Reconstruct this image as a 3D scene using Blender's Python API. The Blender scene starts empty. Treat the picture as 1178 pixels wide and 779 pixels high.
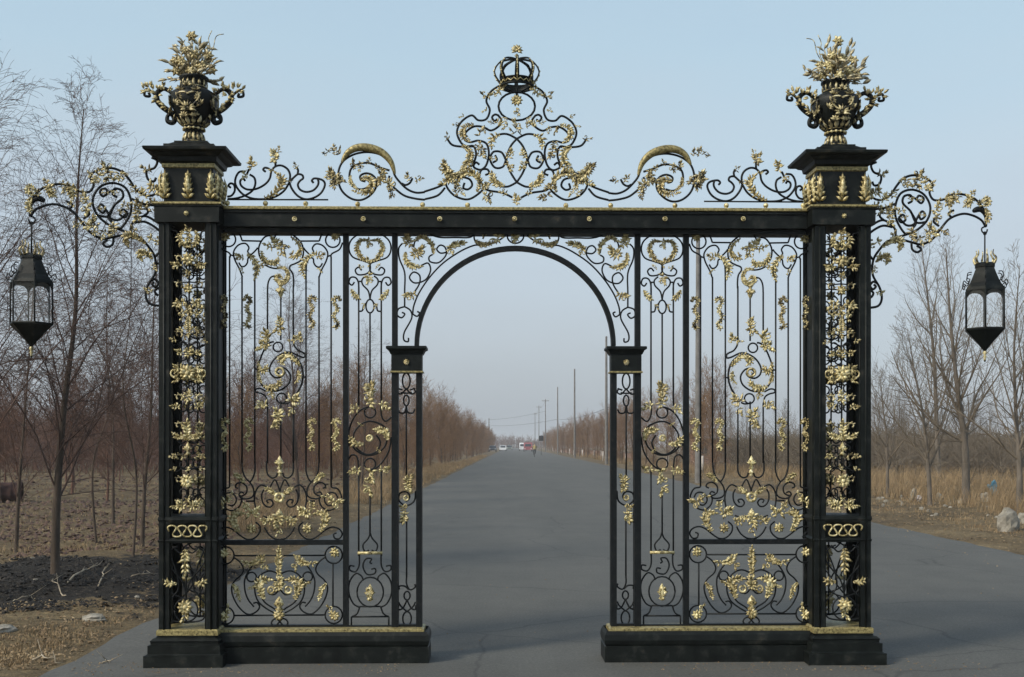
import bpy, math, random
from mathutils import Vector, Matrix
R = math.radians
random.seed(7)
scene = bpy.context.scene
C = bpy.data.collections.new('Scene'); scene.collection.children.link(C)

# ------------------------------------------------------------ camera, sky, sun, exposure
F = 1280.0; EYE = 1.58; HX, HY = 589.0, 512.0
cam = bpy.data.cameras.new('Camera'); cam.sensor_width = 36; cam.lens = 36*F/1178
cam.shift_y = (HY-389.5)/1178; cam.clip_end = 6000; cam.clip_start = 0.05
co = bpy.data.objects.new('Camera', cam); C.objects.link(co)
co.location = (0, 0, EYE); co.rotation_euler = (R(90), 0, 0); scene.camera = co
SUN_EL, SUN_AZ = 36, 235     # azimuth clockwise from +Y (the way the camera looks)
w = bpy.data.worlds.new('World'); scene.world = w; w.use_nodes = True
nt = w.node_tree; nt.nodes.clear()
sky = nt.nodes.new('ShaderNodeTexSky'); sky.sky_type = 'NISHITA'; sky.sun_disc = False
sky.sun_elevation = R(SUN_EL); sky.sun_rotation = R(SUN_AZ); sky.altitude = 0
sky.air_density = 1.0; sky.dust_density = 3.0; sky.ozone_density = 1.2
hs = nt.nodes.new('ShaderNodeHueSaturation'); hs.inputs['Saturation'].default_value = 0.62; hs.inputs['Value'].default_value = 1.0
bg = nt.nodes.new('ShaderNodeBackground'); bg.inputs[1].default_value = 0.15
ow = nt.nodes.new('ShaderNodeOutputWorld')
nt.links.new(sky.outputs[0], hs.inputs['Color']); wb_ = nt.nodes.new('ShaderNodeMix'); wb_.data_type = 'RGBA'; wb_.blend_type = 'MULTIPLY'; wb_.inputs[0].default_value = 1; wb_.inputs[7].default_value = (.965, 1.015, 1.0, 1)
nt.links.new(hs.outputs[0], wb_.inputs[6]); tcw = nt.nodes.new('ShaderNodeTexCoord'); sw = nt.nodes.new('ShaderNodeSeparateXYZ'); nt.links.new(tcw.outputs['Generated'], sw.inputs[0])
nzw = nt.nodes.new('ShaderNodeTexNoise'); nzw.inputs['Scale'].default_value = 2.2; nzw.inputs['Detail'].default_value = 5
mpw = nt.nodes.new('ShaderNodeMapping'); mpw.inputs['Scale'].default_value = (1, 1, 3.5); nt.links.new(tcw.outputs['Generated'], mpw.inputs[0]); nt.links.new(mpw.outputs[0], nzw.inputs['Vector'])
adw = nt.nodes.new('ShaderNodeMath'); adw.operation = 'MULTIPLY_ADD'; nt.links.new(nzw.outputs['Fac'], adw.inputs[0]); adw.inputs[1].default_value = .26; nt.links.new(sw.outputs['Z'], adw.inputs[2])
crw = nt.nodes.new('ShaderNodeValToRGB'); ew = crw.color_ramp.elements
for p_, c_ in ((.13,(1.80,2.02,2.25)),(.21,(2.0,2.26,2.52)),(.30,(2.15,2.52,2.85)),(.38,(2.15,2.70,3.08)),(.47,(2.0,2.72,3.2)),(.65,(1.7,2.4,3.1))):
    e_ = ew.new(p_); e_.color = (c_[0]/4, c_[1]/4, c_[2]/4, 1)
ew[0].color = ew[1].color; ew[-1].color = ew[-2].color
nt.links.new(adw.outputs[0], crw.inputs[0])
m4 = nt.nodes.new('ShaderNodeMix'); m4.data_type = 'RGBA'; m4.blend_type = 'MULTIPLY'; m4.inputs[0].default_value = 1; m4.inputs[7].default_value = (4.02,3.98,4.0,1); nt.links.new(crw.outputs[0], m4.inputs[6])
fw = nt.nodes.new('ShaderNodeMapRange'); nt.links.new(sw.outputs['Z'], fw.inputs[0]); fw.inputs[1].default_value = .35; fw.inputs[2].default_value = .8; fw.inputs[3].default_value = .85; fw.inputs[4].default_value = .25
m5 = nt.nodes.new('ShaderNodeMix'); m5.data_type = 'RGBA'; nt.links.new(fw.outputs[0], m5.inputs[0]); nt.links.new(wb_.outputs[2], m5.inputs[6]); nt.links.new(m4.outputs[2], m5.inputs[7])
nt.links.new(m5.outputs[2], bg.inputs[0]); nt.links.new(bg.outputs[0], ow.inputs[0])
sl = bpy.data.lights.new('Sun', 'SUN'); sl.energy = 1.7; sl.angle = R(10); sl.color = (1, .90, .74)
so = bpy.data.objects.new('Sun', sl); C.objects.link(so)
az = R(SUN_AZ); el = R(SUN_EL)
sd = Vector((math.sin(az)*math.cos(el), math.cos(az)*math.cos(el), math.sin(el)))
so.rotation_euler = sd.to_track_quat('Z', 'Y').to_euler()
vs = scene.view_settings; vs.view_transform = 'Standard'; vs.look = 'None'; vs.exposure = 0.66; vs.gamma = 1
vs.use_curve_mapping = False

# ------------------------------------------------------------ helpers
def tag(o, label=None, cat=None, group=None, kind=None):
    if label: o['label'] = label
    if cat: o['category'] = cat
    if group: o['group'] = group
    if kind: o['kind'] = kind
    return o
def empty(name, loc=(0, 0, 0), rz=0, label=None, cat=None, group=None):
    o = bpy.data.objects.new(name, None); o.empty_display_size = .2; C.objects.link(o)
    o.location = loc; o.rotation_euler = (0, 0, rz)
    return tag(o, label, cat, group)
def children(o): return [x for x in C.objects if x.parent == o]
def copy_tree(o, parent=None):
    kids = list(o.children)
    c = o.copy(); C.objects.link(c); c.parent = parent
    for k in kids: copy_tree(k, c)
    return c
class MB:
    def __init__(s): s.v = []; s.f = []; s.sm = []
    def add(s, vs, fs, smooth=True):
        b = len(s.v); s.v.extend(vs)
        for f in fs: s.f.append(tuple(i+b for i in f)); s.sm.append(smooth)
    def box(s, x0, x1, y0, y1, z0, z1):
        s.add([(x0,y0,z0),(x1,y0,z0),(x1,y1,z0),(x0,y1,z0),(x0,y0,z1),(x1,y0,z1),(x1,y1,z1),(x0,y1,z1)],
              [(0,3,2,1),(4,5,6,7),(0,1,5,4),(1,2,6,5),(2,3,7,6),(3,0,4,7)], False)
    def tube(s, pts, r, n=6, caps=True):
        pts = [Vector(p) for p in pts]; m = len(pts)
        rr = r if isinstance(r, (list, tuple)) else [r]*m
        t0 = (pts[1]-pts[0]).normalized()
        ref = Vector((0,1,0)) if abs(t0.y) < .9 else Vector((1,0,0))
        a = t0.cross(ref).normalized(); vs = []; fs = []
        for i, p in enumerate(pts):
            if i == 0: t = pts[1]-pts[0]
            elif i == m-1: t = pts[-1]-pts[-2]
            else: t = pts[i+1]-pts[i-1]
            if t.length < 1e-9: t = t0
            t.normalize(); a = a - t*a.dot(t)
            if a.length < 1e-6: a = t.orthogonal()
            a.normalize(); b = t.cross(a)
            for k in range(n):
                an = 2*math.pi*k/n
                vs.append(tuple(p + (a*math.cos(an)+b*math.sin(an))*rr[i]))
        for i in range(m-1):
            for k in range(n):
                k2 = (k+1) % n
                fs.append((i*n+k, i*n+k2, (i+1)*n+k2, (i+1)*n+k))
        if caps:
            fs.append(tuple(range(n-1, -1, -1))); fs.append(tuple((m-1)*n+k for k in range(n)))
        s.add(vs, fs)
    def lathe(s, prof, cx, cy, n=24, a0=0, smooth=True, sy=1, caps=True):
        vs = []; fs = []
        for r, z in prof:
            for k in range(n):
                an = a0+2*math.pi*k/n
                vs.append((cx+r*math.cos(an), cy+sy*r*math.sin(an), z))
        m = len(prof)
        for i in range(m-1):
            for k in range(n):
                k2 = (k+1) % n
                fs.append((i*n+k, i*n+k2, (i+1)*n+k2, (i+1)*n+k))
        if caps: fs.append(tuple(range(n-1, -1, -1))); fs.append(tuple((m-1)*n+k for k in range(n)))
        s.add(vs, fs, smooth)
    def stack(s, prof, x0, x1, y0, y1):
        """moulding round a rectangle: prof = [(offset, z), ...]"""
        vs = []; fs = []
        for o, z in prof:
            vs += [(x0-o, y0-o, z), (x1+o, y0-o, z), (x1+o, y1+o, z), (x0-o, y1+o, z)]
        m = len(prof)
        for i in range(m-1):
            for k in range(4):
                k2 = (k+1) % 4
                fs.append((i*4+k, i*4+k2, (i+1)*4+k2, (i+1)*4+k))
        fs.append((3, 2, 1, 0)); fs.append(tuple((m-1)*4+k for k in range(4)))
        s.add(vs, fs, False)
    def ball(s, c, r, n=10, m=6, sx=1, sz=1):
        vs = []; fs = []
        for i in range(m+1):
            th = math.pi*i/m
            for k in range(n):
                an = 2*math.pi*k/n
                vs.append((c[0]+sx*r*math.sin(th)*math.cos(an), c[1]+r*math.sin(th)*math.sin(an), c[2]+sz*r*math.cos(th)))
        for i in range(m):
            for k in range(n):
                k2 = (k+1) % n
                fs.append(((i+1)*n+k, (i+1)*n+k2, i*n+k2, i*n+k))
        s.add(vs, fs)
    def leaf(s, p, d, nrm, L, W, curl=.25, cup=.3):
        """one solid leaflet from point p along direction d, face normal nrm"""
        p = Vector(p); d = Vector(d).normalized(); nrm = Vector(nrm); nrm = (nrm-d*nrm.dot(d)).normalized(); sd_ = d.cross(nrm)
        vs = [tuple(p)]; fs = []; st = ((.18,.55),(.42,1.),(.7,.72))
        for t, q in st:
            c = p + d*(L*t) + nrm*(L*curl*math.sin(t*2.6)*.6)
            wv = W*.5*q
            vs += [tuple(c-sd_*wv), tuple(c+nrm*(W*cup)), tuple(c+sd_*wv), tuple(c-nrm*(W*.08))]
        tip = p + d*L + nrm*(L*curl*(-.15)); vs.append(tuple(tip)); T = len(vs)-1
        for k in range(4):
            k2 = (k+1) % 4
            fs.append((0, 1+k2, 1+k))
            for j in (0, 1): fs.append((1+4*j+k, 1+4*j+k2, 5+4*j+k2, 5+4*j+k))
            fs.append((9+k, 9+k2, T))
        s.add(vs, fs)
    def build(s, name, mat, parent=None, off=None):
        vs = s.v
        if off is not None: vs = [(v[0]-off[0], v[1]-off[1], v[2]-off[2]) for v in vs]
        me = bpy.data.meshes.new(name); me.from_pydata(vs, [], s.f); me.materials.append(mat)
        me.polygons.foreach_set('use_smooth', s.sm); me.update()
        o = bpy.data.objects.new(name, me); C.objects.link(o); o.parent = parent
        return o
def smooth(pts, k=5, closed=False):
    """Catmull-Rom through the points (any dimension)"""
    n = len(pts); out = []
    if n < 3: return [tuple(p) for p in pts]
    rng = range(n if closed else n-1)
    for i in rng:
        if closed: a, b, c, d = pts[(i-1)%n], pts[i], pts[(i+1)%n], pts[(i+2)%n]
        else: a, b, c, d = pts[max(i-1,0)], pts[i], pts[i+1], pts[min(i+2,n-1)]
        for j in range(k):
            t = j/k
            out.append(tuple(.5*((2*b[q])+(c[q]-a[q])*t+(2*a[q]-5*b[q]+4*c[q]-d[q])*t*t+(3*b[q]-a[q]-3*c[q]+d[q])*t**3) for q in range(len(b))))
    out.append(tuple(pts[0] if closed else pts[-1]))
    return out

# ------------------------------------------------------------ materials
def mat(name, rough=.6, metal=0, spec=.5):
    m = bpy.data.materials.new(name); m.use_nodes = True
    b = m.node_tree.nodes['Principled BSDF']; b.inputs['Roughness'].default_value = rough; b.inputs['Metallic'].default_value = metal
    b.inputs['Specular IOR Level'].default_value = spec
    return m, m.node_tree, b
def noise_col(nt, scale, cols, detail=6, rough=.6, coord='Object', mapscale=None):
    tc = nt.nodes.new('ShaderNodeTexCoord'); n = nt.nodes.new('ShaderNodeTexNoise')
    n.inputs['Scale'].default_value = scale; n.inputs['Detail'].default_value = detail; n.inputs['Roughness'].default_value = rough
    src = tc.outputs[coord]
    if mapscale:
        mp = nt.nodes.new('ShaderNodeMapping'); mp.inputs['Scale'].default_value = mapscale; nt.links.new(src, mp.inputs[0]); src = mp.outputs[0]
    nt.links.new(src, n.inputs['Vector'])
    cr = nt.nodes.new('ShaderNodeValToRGB'); e = cr.color_ramp.elements
    while len(e) < len(cols): e.new(.5)
    for i, (p, c) in enumerate(cols): e[i].position = p; e[i].color = (*c, 1)
    nt.links.new(n.outputs['Fac'], cr.inputs[0])
    return cr.outputs[0], n
def bump(nt, b, src, strength, dist):
    bp = nt.nodes.new('ShaderNodeBump'); bp.inputs['Strength'].default_value = strength; bp.inputs['Distance'].default_value = dist
    nt.links.new(src, bp.inputs['Height']); nt.links.new(bp.outputs[0], b.inputs['Normal'])
def mixc(nt, fac, a, b_, mode='MIX'):
    m = nt.nodes.new('ShaderNodeMix'); m.data_type = 'RGBA'; m.blend_type = mode
    for sock, val in ((m.inputs[0], fac), (m.inputs[6], a), (m.inputs[7], b_)):
        if isinstance(val, (int, float)): sock.default_value = val
        elif isinstance(val, tuple): sock.default_value = (*val, 1)
        else: nt.links.new(val, sock)
    return m.outputs[2]
def simple(name, cols, scale, rough=.7, metal=0, bstr=0, bdist=.01, bscale=None, coord='Object', mapscale=None, spec=.5):
    m, nt, b = mat(name, rough, metal, spec)
    c, n = noise_col(nt, scale, cols, coord=coord, mapscale=mapscale); nt.links.new(c, b.inputs['Base Color'])
    if bstr:
        if bscale: _, n = noise_col(nt, bscale, [(0,(0,0,0)),(1,(1,1,1))], coord=coord)
        bump(nt, b, n.outputs['Fac'], bstr, bdist)
    return m
M = {}
M['iron'] = simple('black_iron_paint', [(.35,(.003,.004,.0037)),(.54,(.006,.0082,.0072)),(.64,(.017,.019,.017)),(.72,(.042,.036,.027))], 11, .5, 0, .35, .003, 45, spec=.22)
M['bar'] = simple('wrought_bar_paint', [(.3,(.004,.005,.006)),(.6,(.009,.011,.012)),(.75,(.026,.022,.018))], 30, .5, spec=.2)
def vary(m, lo=.72, hi=1.15):
    nt = m.node_tree; b = nt.nodes['Principled BSDF']; src = b.inputs['Base Color'].links[0].from_socket
    oi = nt.nodes.new('ShaderNodeObjectInfo'); cr = nt.nodes.new('ShaderNodeValToRGB'); e = cr.color_ramp.elements
    e[0].color = (lo, lo*.95, lo*.9, 1); e[1].color = (1, 1, 1, 1); nt.links.new(oi.outputs['Random'], cr.inputs[0])
    nt.links.new(mixc(nt, 1, src, cr.outputs[0], 'MULTIPLY'), b.inputs['Base Color']); return m
M['gold'] = simple('gilding', [(.34,(.06,.045,.02)),(.45,(.38,.31,.13)),(.56,(.80,.70,.38)),(.74,(.95,.90,.68))], 45, .4, .18, .3, .002, 120)
M['gold2'] = simple('rubbed_gilding', [(.38,(.012,.013,.010)),(.46,(.16,.13,.06)),(.55,(.66,.57,.31)),(.74,(.90,.84,.60))], 28, .42, .2, .4, .003, 90)
M['gold3'] = simple('bronze_gilding', [(.34,(.07,.06,.04)),(.46,(.34,.29,.17)),(.60,(.62,.55,.36)),(.8,(.85,.80,.62))], 22, .5, .25, .4, .003, 90)
M['band'] = simple('gilt_band', [(.35,(.07,.055,.02)),(.5,(.27,.22,.09)),(.7,(.50,.42,.19))], 60, .5, .3, .6, .004, 70)
for k_ in ('gold','gold2','gold3'): vary(M[k_])
M['glass'], _nt, _b = mat('lantern_glass', .12)
_b.inputs['Base Color'].default_value = (.6,.62,.6,1); _b.inputs['Alpha'].default_value = .035; _b.inputs['Roughness'].default_value = .08
M['bark'] = simple('grey_brown_bark', [(.3,(.04,.028,.02)),(.6,(.085,.062,.045)),(.8,(.14,.11,.085))], 14, .9, 0, .6, .01, 40, mapscale=(1,1,.25))
M['bark_r'] = simple('pale_poplar_bark', [(.3,(.08,.066,.05)),(.6,(.15,.125,.10)),(.8,(.22,.19,.16))], 10, .9, 0, .6, .01, 40, mapscale=(1,1,.25))
M['twig'] = simple('red_brown_twigs', [(.3,(.060,.034,.026)),(.7,(.115,.070,.052))], 3, .85)
M['twig_r'] = simple('ochre_twigs', [(.3,(.10,.078,.055)),(.7,(.18,.145,.105))], 3, .85)
M['twig_o'] = simple('maroon_orchard_twigs', [(.3,(.085,.040,.026)),(.7,(.15,.078,.052))], 2, .9)
M['twig_h'] = simple('russet_hedge_twigs', [(.3,(.14,.078,.040)),(.7,(.26,.155,.082))], 2, .9)
M['lime'] = simple('limewashed_trunk', [(.3,(.35,.32,.29)),(.7,(.55,.5,.46))], 8, .9)
M['grass'] = simple('dry_grass', [(.25,(.13,.085,.045)),(.5,(.25,.175,.095)),(.75,(.40,.30,.17))], 3, .9)
M['rock'] = simple('pale_rock', [(.3,(.13,.115,.09)),(.5,(.24,.22,.18)),(.7,(.38,.35,.30))], 5, .9, 0, .7, .03, 12)
M['stick'] = simple('bleached_wood', [(.3,(.2,.16,.11)),(.7,(.42,.36,.27))], 6, .9)
M['conc'] = simple('concrete', [(.3,(.11,.105,.10)),(.7,(.19,.18,.17))], 4, .9)
M['wire'] = simple('wire', [(.3,(.04,.04,.04)),(.7,(.06,.06,.06))], 4, .7)

# ------------------------------------------------------------ gate frame of reference
GX, GY, GA = 0.033, 8.22, R(1.15)
GM = Matrix.Translation((GX, GY, 0)) @ Matrix.Rotation(GA, 4, 'Z'); GI = GM.inverted()
CAMP = Vector((0, 0, EYE))
def g(px, py, y=0.0):
    """point of the gate's own plane (local depth y) from its measured place"""
    d = Vector(((px-HX)/F, 1, (HY-py)/F))
    o = GI @ CAMP; dl = GI.to_3x3() @ d
    t = (y-o.y)/dl.y; p = o+dl*t
    return (p.x, y, p.z)
U = 0.0064        # metres to one unit of the tracings
class View:
    def __init__(s, x0, y0, sc, d=0.0): s.x0, s.y0, s.sc, s.d = x0, y0, sc, d
    def __call__(s, x, y, dy=0): return g(s.x0+x/s.sc, s.y0+y/s.sc, s.d+dy)
def curve(mb, V, pts, r=.0062, k=5, n=6, ax=None, closed=False):
    mb.tube(smooth([V(*p) for p in pts], k, closed), r, n)
    if ax is not None: mb.tube(smooth([V(2*ax-p[0], p[1]) for p in pts], k, closed), r, n)
def circ(mb, V, x, y, rx, ry=None, r=.0062, a0=0, a1=360, ax=None):
    ry = ry or rx; n = max(8, int(abs(a1-a0)/18))
    for xx, s_ in ((x, 1),) + (((2*ax-x, -1),) if ax is not None else ()):
        mb.tube([V(xx+s_*rx*math.cos(R(a0+(a1-a0)*i/n)), y-ry*math.sin(R(a0+(a1-a0)*i/n))) for i in range(n+1)], r, 6)
def line(mb, V, x0, y0, x1, y1, r=.0062): mb.tube([V(x0,y0), V(x1,y1)], r, 6)
rnd = random.Random(3)
# gilded ornaments, each a mesh of its own
def _leafs(mb, p, ang, L, W, dy=-.008, curl=.3):
    a = R(ang); mb.leaf((p[0], p[1]+dy, p[2]), (math.cos(a), -.25+rnd.uniform(-.25,.15), math.sin(a)), (rnd.uniform(-.4,.4), -1, rnd.uniform(-.4,.4)), L, W, curl, .2)
def spray(par, V, x, y, ang=90, n=6, L=7, spread=210, name='leaf_ornament', ax=None, m=None, ball=True):
    """sprig of gilded leaves with curled ends on a bent stem"""
    for sg in (1, -1) if ax is not None else (1,):
        xx = x if sg == 1 else 2*ax-x; an = ang if sg == 1 else 180-ang
        mb = MB(); p = V(xx, y); l_ = L*U*(1.12 if par.name.startswith(('openwork','lamp_bracket','cresting')) else 1.38); bend = rnd.choice((-1,1))*rnd.uniform(20,55)
        back = .55 if spread > 180 else .15
        def at(t, d=0):     # along the stem
            a = R(an+bend*(t-.3)); return (p[0]+l_*(t-back)*.75*math.cos(a), p[1]-.008+d, p[2]+l_*(t-back)*.75*math.sin(a))
        P = [at(i/5) for i in range(6)]; mb.tube(P, [l_*.035+l_*.055*math.sin(math.pi*i/5) for i in range(6)], 6)
        half = min(1, spread/300)
        for i in range(max(2, n-2)):
            t = i/max(1, n-3); o = at(t)
            for s2 in (1, -1):
                if rnd.random() < .16: continue
                _leafs(mb, o, an+bend*(t-.3)+s2*(28+95*half*(1-t))*rnd.uniform(.75,1.2), l_*rnd.uniform(.46,.86)*(1-.25*t), l_*.25, -.004)
        _leafs(mb, at(1), an+bend*.7, l_*.68, l_*.26)
        if spread > 190:
            _leafs(mb, at(0), an+180+rnd.uniform(-25,25), l_*.5, l_*.3)
        # curled tips with a bead
        for s2 in ((1,-1) if spread > 170 else (rnd.choice((1,-1)),)):
            o = at(rnd.uniform(.35,.75)); a0 = R(an+s2*rnd.uniform(45,80)); q = []; r_ = l_*rnd.uniform(.2,.3)
            cx = o[0]+math.cos(a0)*r_*1.3; cz_ = o[2]+math.sin(a0)*r_*1.3
            for i in range(10):
                u = i/9; rr_ = r_*(1-.6*u); aa = a0+math.pi+s2*u*4.6
                q.append((cx+rr_*math.cos(aa), o[1]-.006-.012*u, cz_+rr_*math.sin(aa)))
            mb.tube(q, [l_*.07*(1-.35*i/9) for i in range(10)], 5); mb.ball(q[-1], l_*.11, 7, 5)
        if ball: mb.ball((p[0], p[1]-.016, p[2]), L*U*.13, 8, 5)
        mb.build(name, m or M['gold'], par, par.get('_off'))
def rosette(par, V, x, y, r=4, n=8, name='rosette', ax=None, m=None, hub=.35, dy=-.01):
    for xx in (x, 2*ax-x) if ax is not None else (x,):
        mb = MB(); p = V(xx, y, dy)
        for i in range(n): _leafs(mb, p, i*360/n+rnd.uniform(-4,4), r*U, r*U*.62, 0, .3)
        mb.ball((p[0], p[1]-.01, p[2]), r*U*hub, 10, 6)
        mb.build(name, m or M['gold'], par, par.get('_off'))
def acan(par, V, pts, w=5, name='acanthus_leaf', ax=None, side=0, r0=.011, m=None):
    if not par.name.startswith('cresting'): w *= 1.16; r0 *= 1.15
    """acanthus leaf rolled along a path"""
    for sg in (1, -1) if ax is not None else (1,):
        P = [V(p[0] if sg == 1 else 2*ax-p[0], p[1], -.006) for p in pts]
        P = smooth(P, 6); mb = MB(); N = len(P)
        mb.tube(P, [max(.002, r0*math.sin(math.pi*(.12+.85*i/(N-1)))) for i in range(N)], 7)
        L = sum((Vector(P[i+1])-Vector(P[i])).length for i in range(N-1)); step = max(1, int(N/max(3, L/(w*U*.42))))
        for i in range(0, N-1, step):
            t = Vector(P[min(i+1,N-1)])-Vector(P[max(i-1,0)]); a = math.degrees(math.atan2(t.z, t.x)); f = math.sin(math.pi*(.15+.75*i/N))
            for sgn in (1, -1):
                if side and sgn*sg != side: 
                    if rnd.random() < .6: continue
                _leafs(mb, P[i], a+sgn*rnd.uniform(38,70), w*U*f*rnd.uniform(.8,1.15), w*U*.44*f, -.006)
        a = math.degrees(math.atan2(P[-1][2]-P[-2][2], P[-1][0]-P[-2][0])); _leafs(mb, P[-1], a, w*U*.7, w*U*.4)
        mb.ball((P[-1][0], P[-1][1]-.012, P[-1][2]), w*U*.2, 8, 5)
        mb.build(name, m or M['gold'], par, par.get('_off'))
def gring(par, V, x, y, r, tr=.0075, name='gilt_ring', ax=None, a0=0, a1=360):
    for xx, s_ in ((x, 1),) + (((2*ax-x, -1),) if ax is not None else ()):
        mb = MB(); mb.tube([V(xx+s_*r*V.sc*math.cos(R(a0+(a1-a0)*i/18)), y-r*V.sc*math.sin(R(a0+(a1-a0)*i/18)), -.012) for i in range(19)], tr, 7)
        p = V(xx, y); mb.ball((p[0], p[1]-.012, p[2]), tr*.8, 8, 5)
        mb.build(name, M['gold'], par, par.get('_off'))
def bud(par, V, x, y, h=14, r=3, name='gilt_bud', up=True):
    mb = MB(); p = V(x, y); s_ = 1 if up else -1
    mb.lathe([(.003,p[2]-s_*h*U*.5),(r*U*.9,p[2]-s_*h*U*.38),(r*U*.4,p[2]-s_*h*U*.22),(r*U,p[2]-s_*h*U*.05),(r*U*.7,p[2]+s_*h*U*.25),(.002,p[2]+s_*h*U*.5)], p[0], p[1]-.004, 10)
    for i in range(6): _leafs(mb, (p[0], p[1], p[2]-s_*h*U*.1), (90 if up else -90)+(i-2.5)*26, h*U*.4, r*U)
    mb.build(name, M['gold'], par, par.get('_off'))
def sleaf(par, V, x, y, h=34, flip=1, eye=False):
    """upright S of leaves between two bars, h tall"""
    mb = MB(); cx, cy, cz = V(x, y)
    def q(a, b, d=-.008): return (cx+flip*a*U, cy+d, cz+b*h*U)
    P = smooth([q(-3,.36), q(-4.3,.44), q(-1,.5), q(2.5,.42), q(1,.27), q(-2,.12), q(0,0), q(2.4,-.13), q(0,-.28), q(-3,-.4), q(0,-.5), q(2.6,-.42)], 5)
    N = len(P); mb.tube(P, [.0045+.004*math.sin(math.pi*i/(N-1)) for i in range(N)], 6)
    for i in range(2, N-2, 2):
        t = Vector(P[i+1])-Vector(P[i-1]); a = math.degrees(math.atan2(t.z, t.x))
        for sg in (1, -1): _leafs(mb, P[i], a+sg*rnd.uniform(50,90), rnd.uniform(2.6,4.4)*U, 2.4*U, -.004)
    mb.ball((cx, cy-.02, cz), .009 if not eye else .006, 8, 5)
    if eye: mb.tube([(cx+2.3*U*math.cos(i*math.pi/6), cy-.02, cz+2.3*U*math.sin(i*math.pi/6)) for i in range(13)], .005, 6)
    mb.ball(q(-3.4,.42,-.016), .009, 8, 5); mb.ball(q(1.5,-.48,-.016), .009, 8, 5)
    mb.build('leaf_ornament', M['gold2'] if not eye else M['gold'], par, par.get('_off'))

gate = empty('iron_gate', (GX, GY, 0), GA, 'black wrought iron gateway with gilded scrolls, arched opening and a crown on top', 'gate')
def part(name, parent=gate, off=None):
    """an iron part whose mesh is filled in later"""
    me = bpy.data.meshes.new(name); o = bpy.data.objects.new(name, me); C.objects.link(o); o.parent = parent
    if off is not None: o['_off'] = off
    return o, MB()
def fill(o, mb, m):
    off = o.get('_off'); vs = mb.v
    if off is not None: vs = [(v[0]-off[0], v[1]-off[1], v[2]-off[2]) for v in vs]
    me = o.data; me.from_pydata(vs, [], mb.f); me.materials.append(m); me.polygons.foreach_set('use_smooth', mb.sm); me.update()
def mirror(o):
    c = copy_tree(o, o.parent); c.scale = (-1, 1, 1); return c
def slab(mb, xa, xb, ya, yb, y0=-.02, y1=.02, yref=None):
    """box from measured outline, front face at y0"""
    a = g(xa, ya, y0 if yref is None else yref); b = g(xb, yb, y0 if yref is None else yref)
    mb.box(min(a[0],b[0]), max(a[0],b[0]), y0, y1, min(a[2],b[2]), max(a[2],b[2]))

# ---- large side panel (right one; the left one is its mirror image)
V1 = View(785,260,7.787); V2 = View(785,350,7.787); V3 = View(785,440,7.787); V4 = View(785,530,7.787); V5 = View(785,625,7.787)
po, mb = part('side_panel')
slab(mb, 786.6, 792.8, 262, 722, -.025, .025)                    # stile
slab(mb, 930.5, 936, 262, 722, -.02, .03)                        # stile at the pillar
slab(mb, 792.8, 930.5, 620.5, 626, -.022, .022)                  # lock rail
slab(mb, 792.8, 930.5, 717.5, 722.5, -.023, .023)                # bottom rail
A = 608
B_X = [163, 270, 385, 497, 607, 724, 836, 948, 1057]
curve(mb, V1, [(215,62),(250,100),(268,148)], ax=A); line(mb, V1, 268,148,435,150); line(mb, V1, 785,153,948,150)
curve(mb, V1, [(62,160),(90,222),(158,262),(163,300)], ax=A); line(mb, V1, 160,272,195,285); line(mb, V1, 1021,285,1056,275)
circ(mb, V1, 148,140,64,64, ax=A)
curve(mb, V1, [(270,470),(245,400),(205,320),(194,250),(235,190),(295,174),(328,210),(318,247),(345,272),(390,232),(405,210)], ax=A)
curve(mb, V1, [(240,345),(262,378),(292,375),(315,345),(322,305),(355,300),(380,350),(385,480)], ax=A)
curve(mb, V1, [(665,125),(640,85),(600,66),(540,74),(470,120),(420,180),(408,260),(430,320),(480,350),(522,368),(528,398),(502,440),(494,500),(495,560)], .0065)
curve(mb, V1, [(660,140),(700,105),(750,118),(790,175),(802,235),(785,305),(730,352),(665,358),(625,335)], .0065)
curve(mb, V1, [(610,392),(650,395),(700,386),(750,362)])
curve(mb, V1, [(640,460),(690,470),(718,520),(724,600)])
def yv(V, y): return V.y0+y/V.sc
def bar(mb, px, y0, y1, r=.0064): mb.tube([g(px,y0), g(px,y1)], r, 6)
pxs = [785+b/7.787 for b in B_X]
bar(mb, pxs[0], yv(V1,290), yv(V4,230)); bar(mb, pxs[8], yv(V1,290), yv(V4,230))
bar(mb, pxs[1], yv(V1,460), yv(V4,20)); bar(mb, pxs[7], yv(V1,460), yv(V4,20))
bar(mb, pxs[2], yv(V1,470), yv(V4,20)); bar(mb, pxs[6], yv(V1,470), yv(V4,20))
bar(mb, pxs[3], yv(V1,540), yv(V2,330)); bar(mb, pxs[3], yv(V3,240), yv(V4,20))
bar(mb, pxs[4], yv(V1,600), yv(V2,330)); bar(mb, pxs[4], yv(V3,170), yv(V4,10))
bar(mb, pxs[5], yv(V1,590), yv(V2,330)); bar(mb, pxs[5], yv(V3,190), yv(V4,20))
# great volute
curve(mb, V2, [(497,320),(490,370),(460,415),(415,438),(393,458),(402,482),(440,474),(500,445),(545,436),(605,455),(665,500),(704,570),(697,628),(655,662),(605,656),(574,622),(590,590),(622,585),(645,612),(620,632)], .0068)
curve(mb, V2, [(610,572),(560,588),(522,645),(535,712),(590,762),(650,782),(710,775),(765,738),(800,665),(808,570),(775,465),(735,385),(700,352),(668,345)], .0068)
curve(mb, V2, [(520,452),(452,510),(416,590),(414,680),(438,755),(468,805)], .0075)
circ(mb, V2, 632,391,42); line(mb, V2, 387,658,416,658); line(mb, V2, 806,590,838,590)
circ(mb, V3, 600,145,44); curve(mb, V3, [(525,180),(555,192),(590,190),(612,180)])
curve(mb, V3, [(735,85),(785,60),(822,64),(826,90),(775,105),(738,135),(724,200)])
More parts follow.
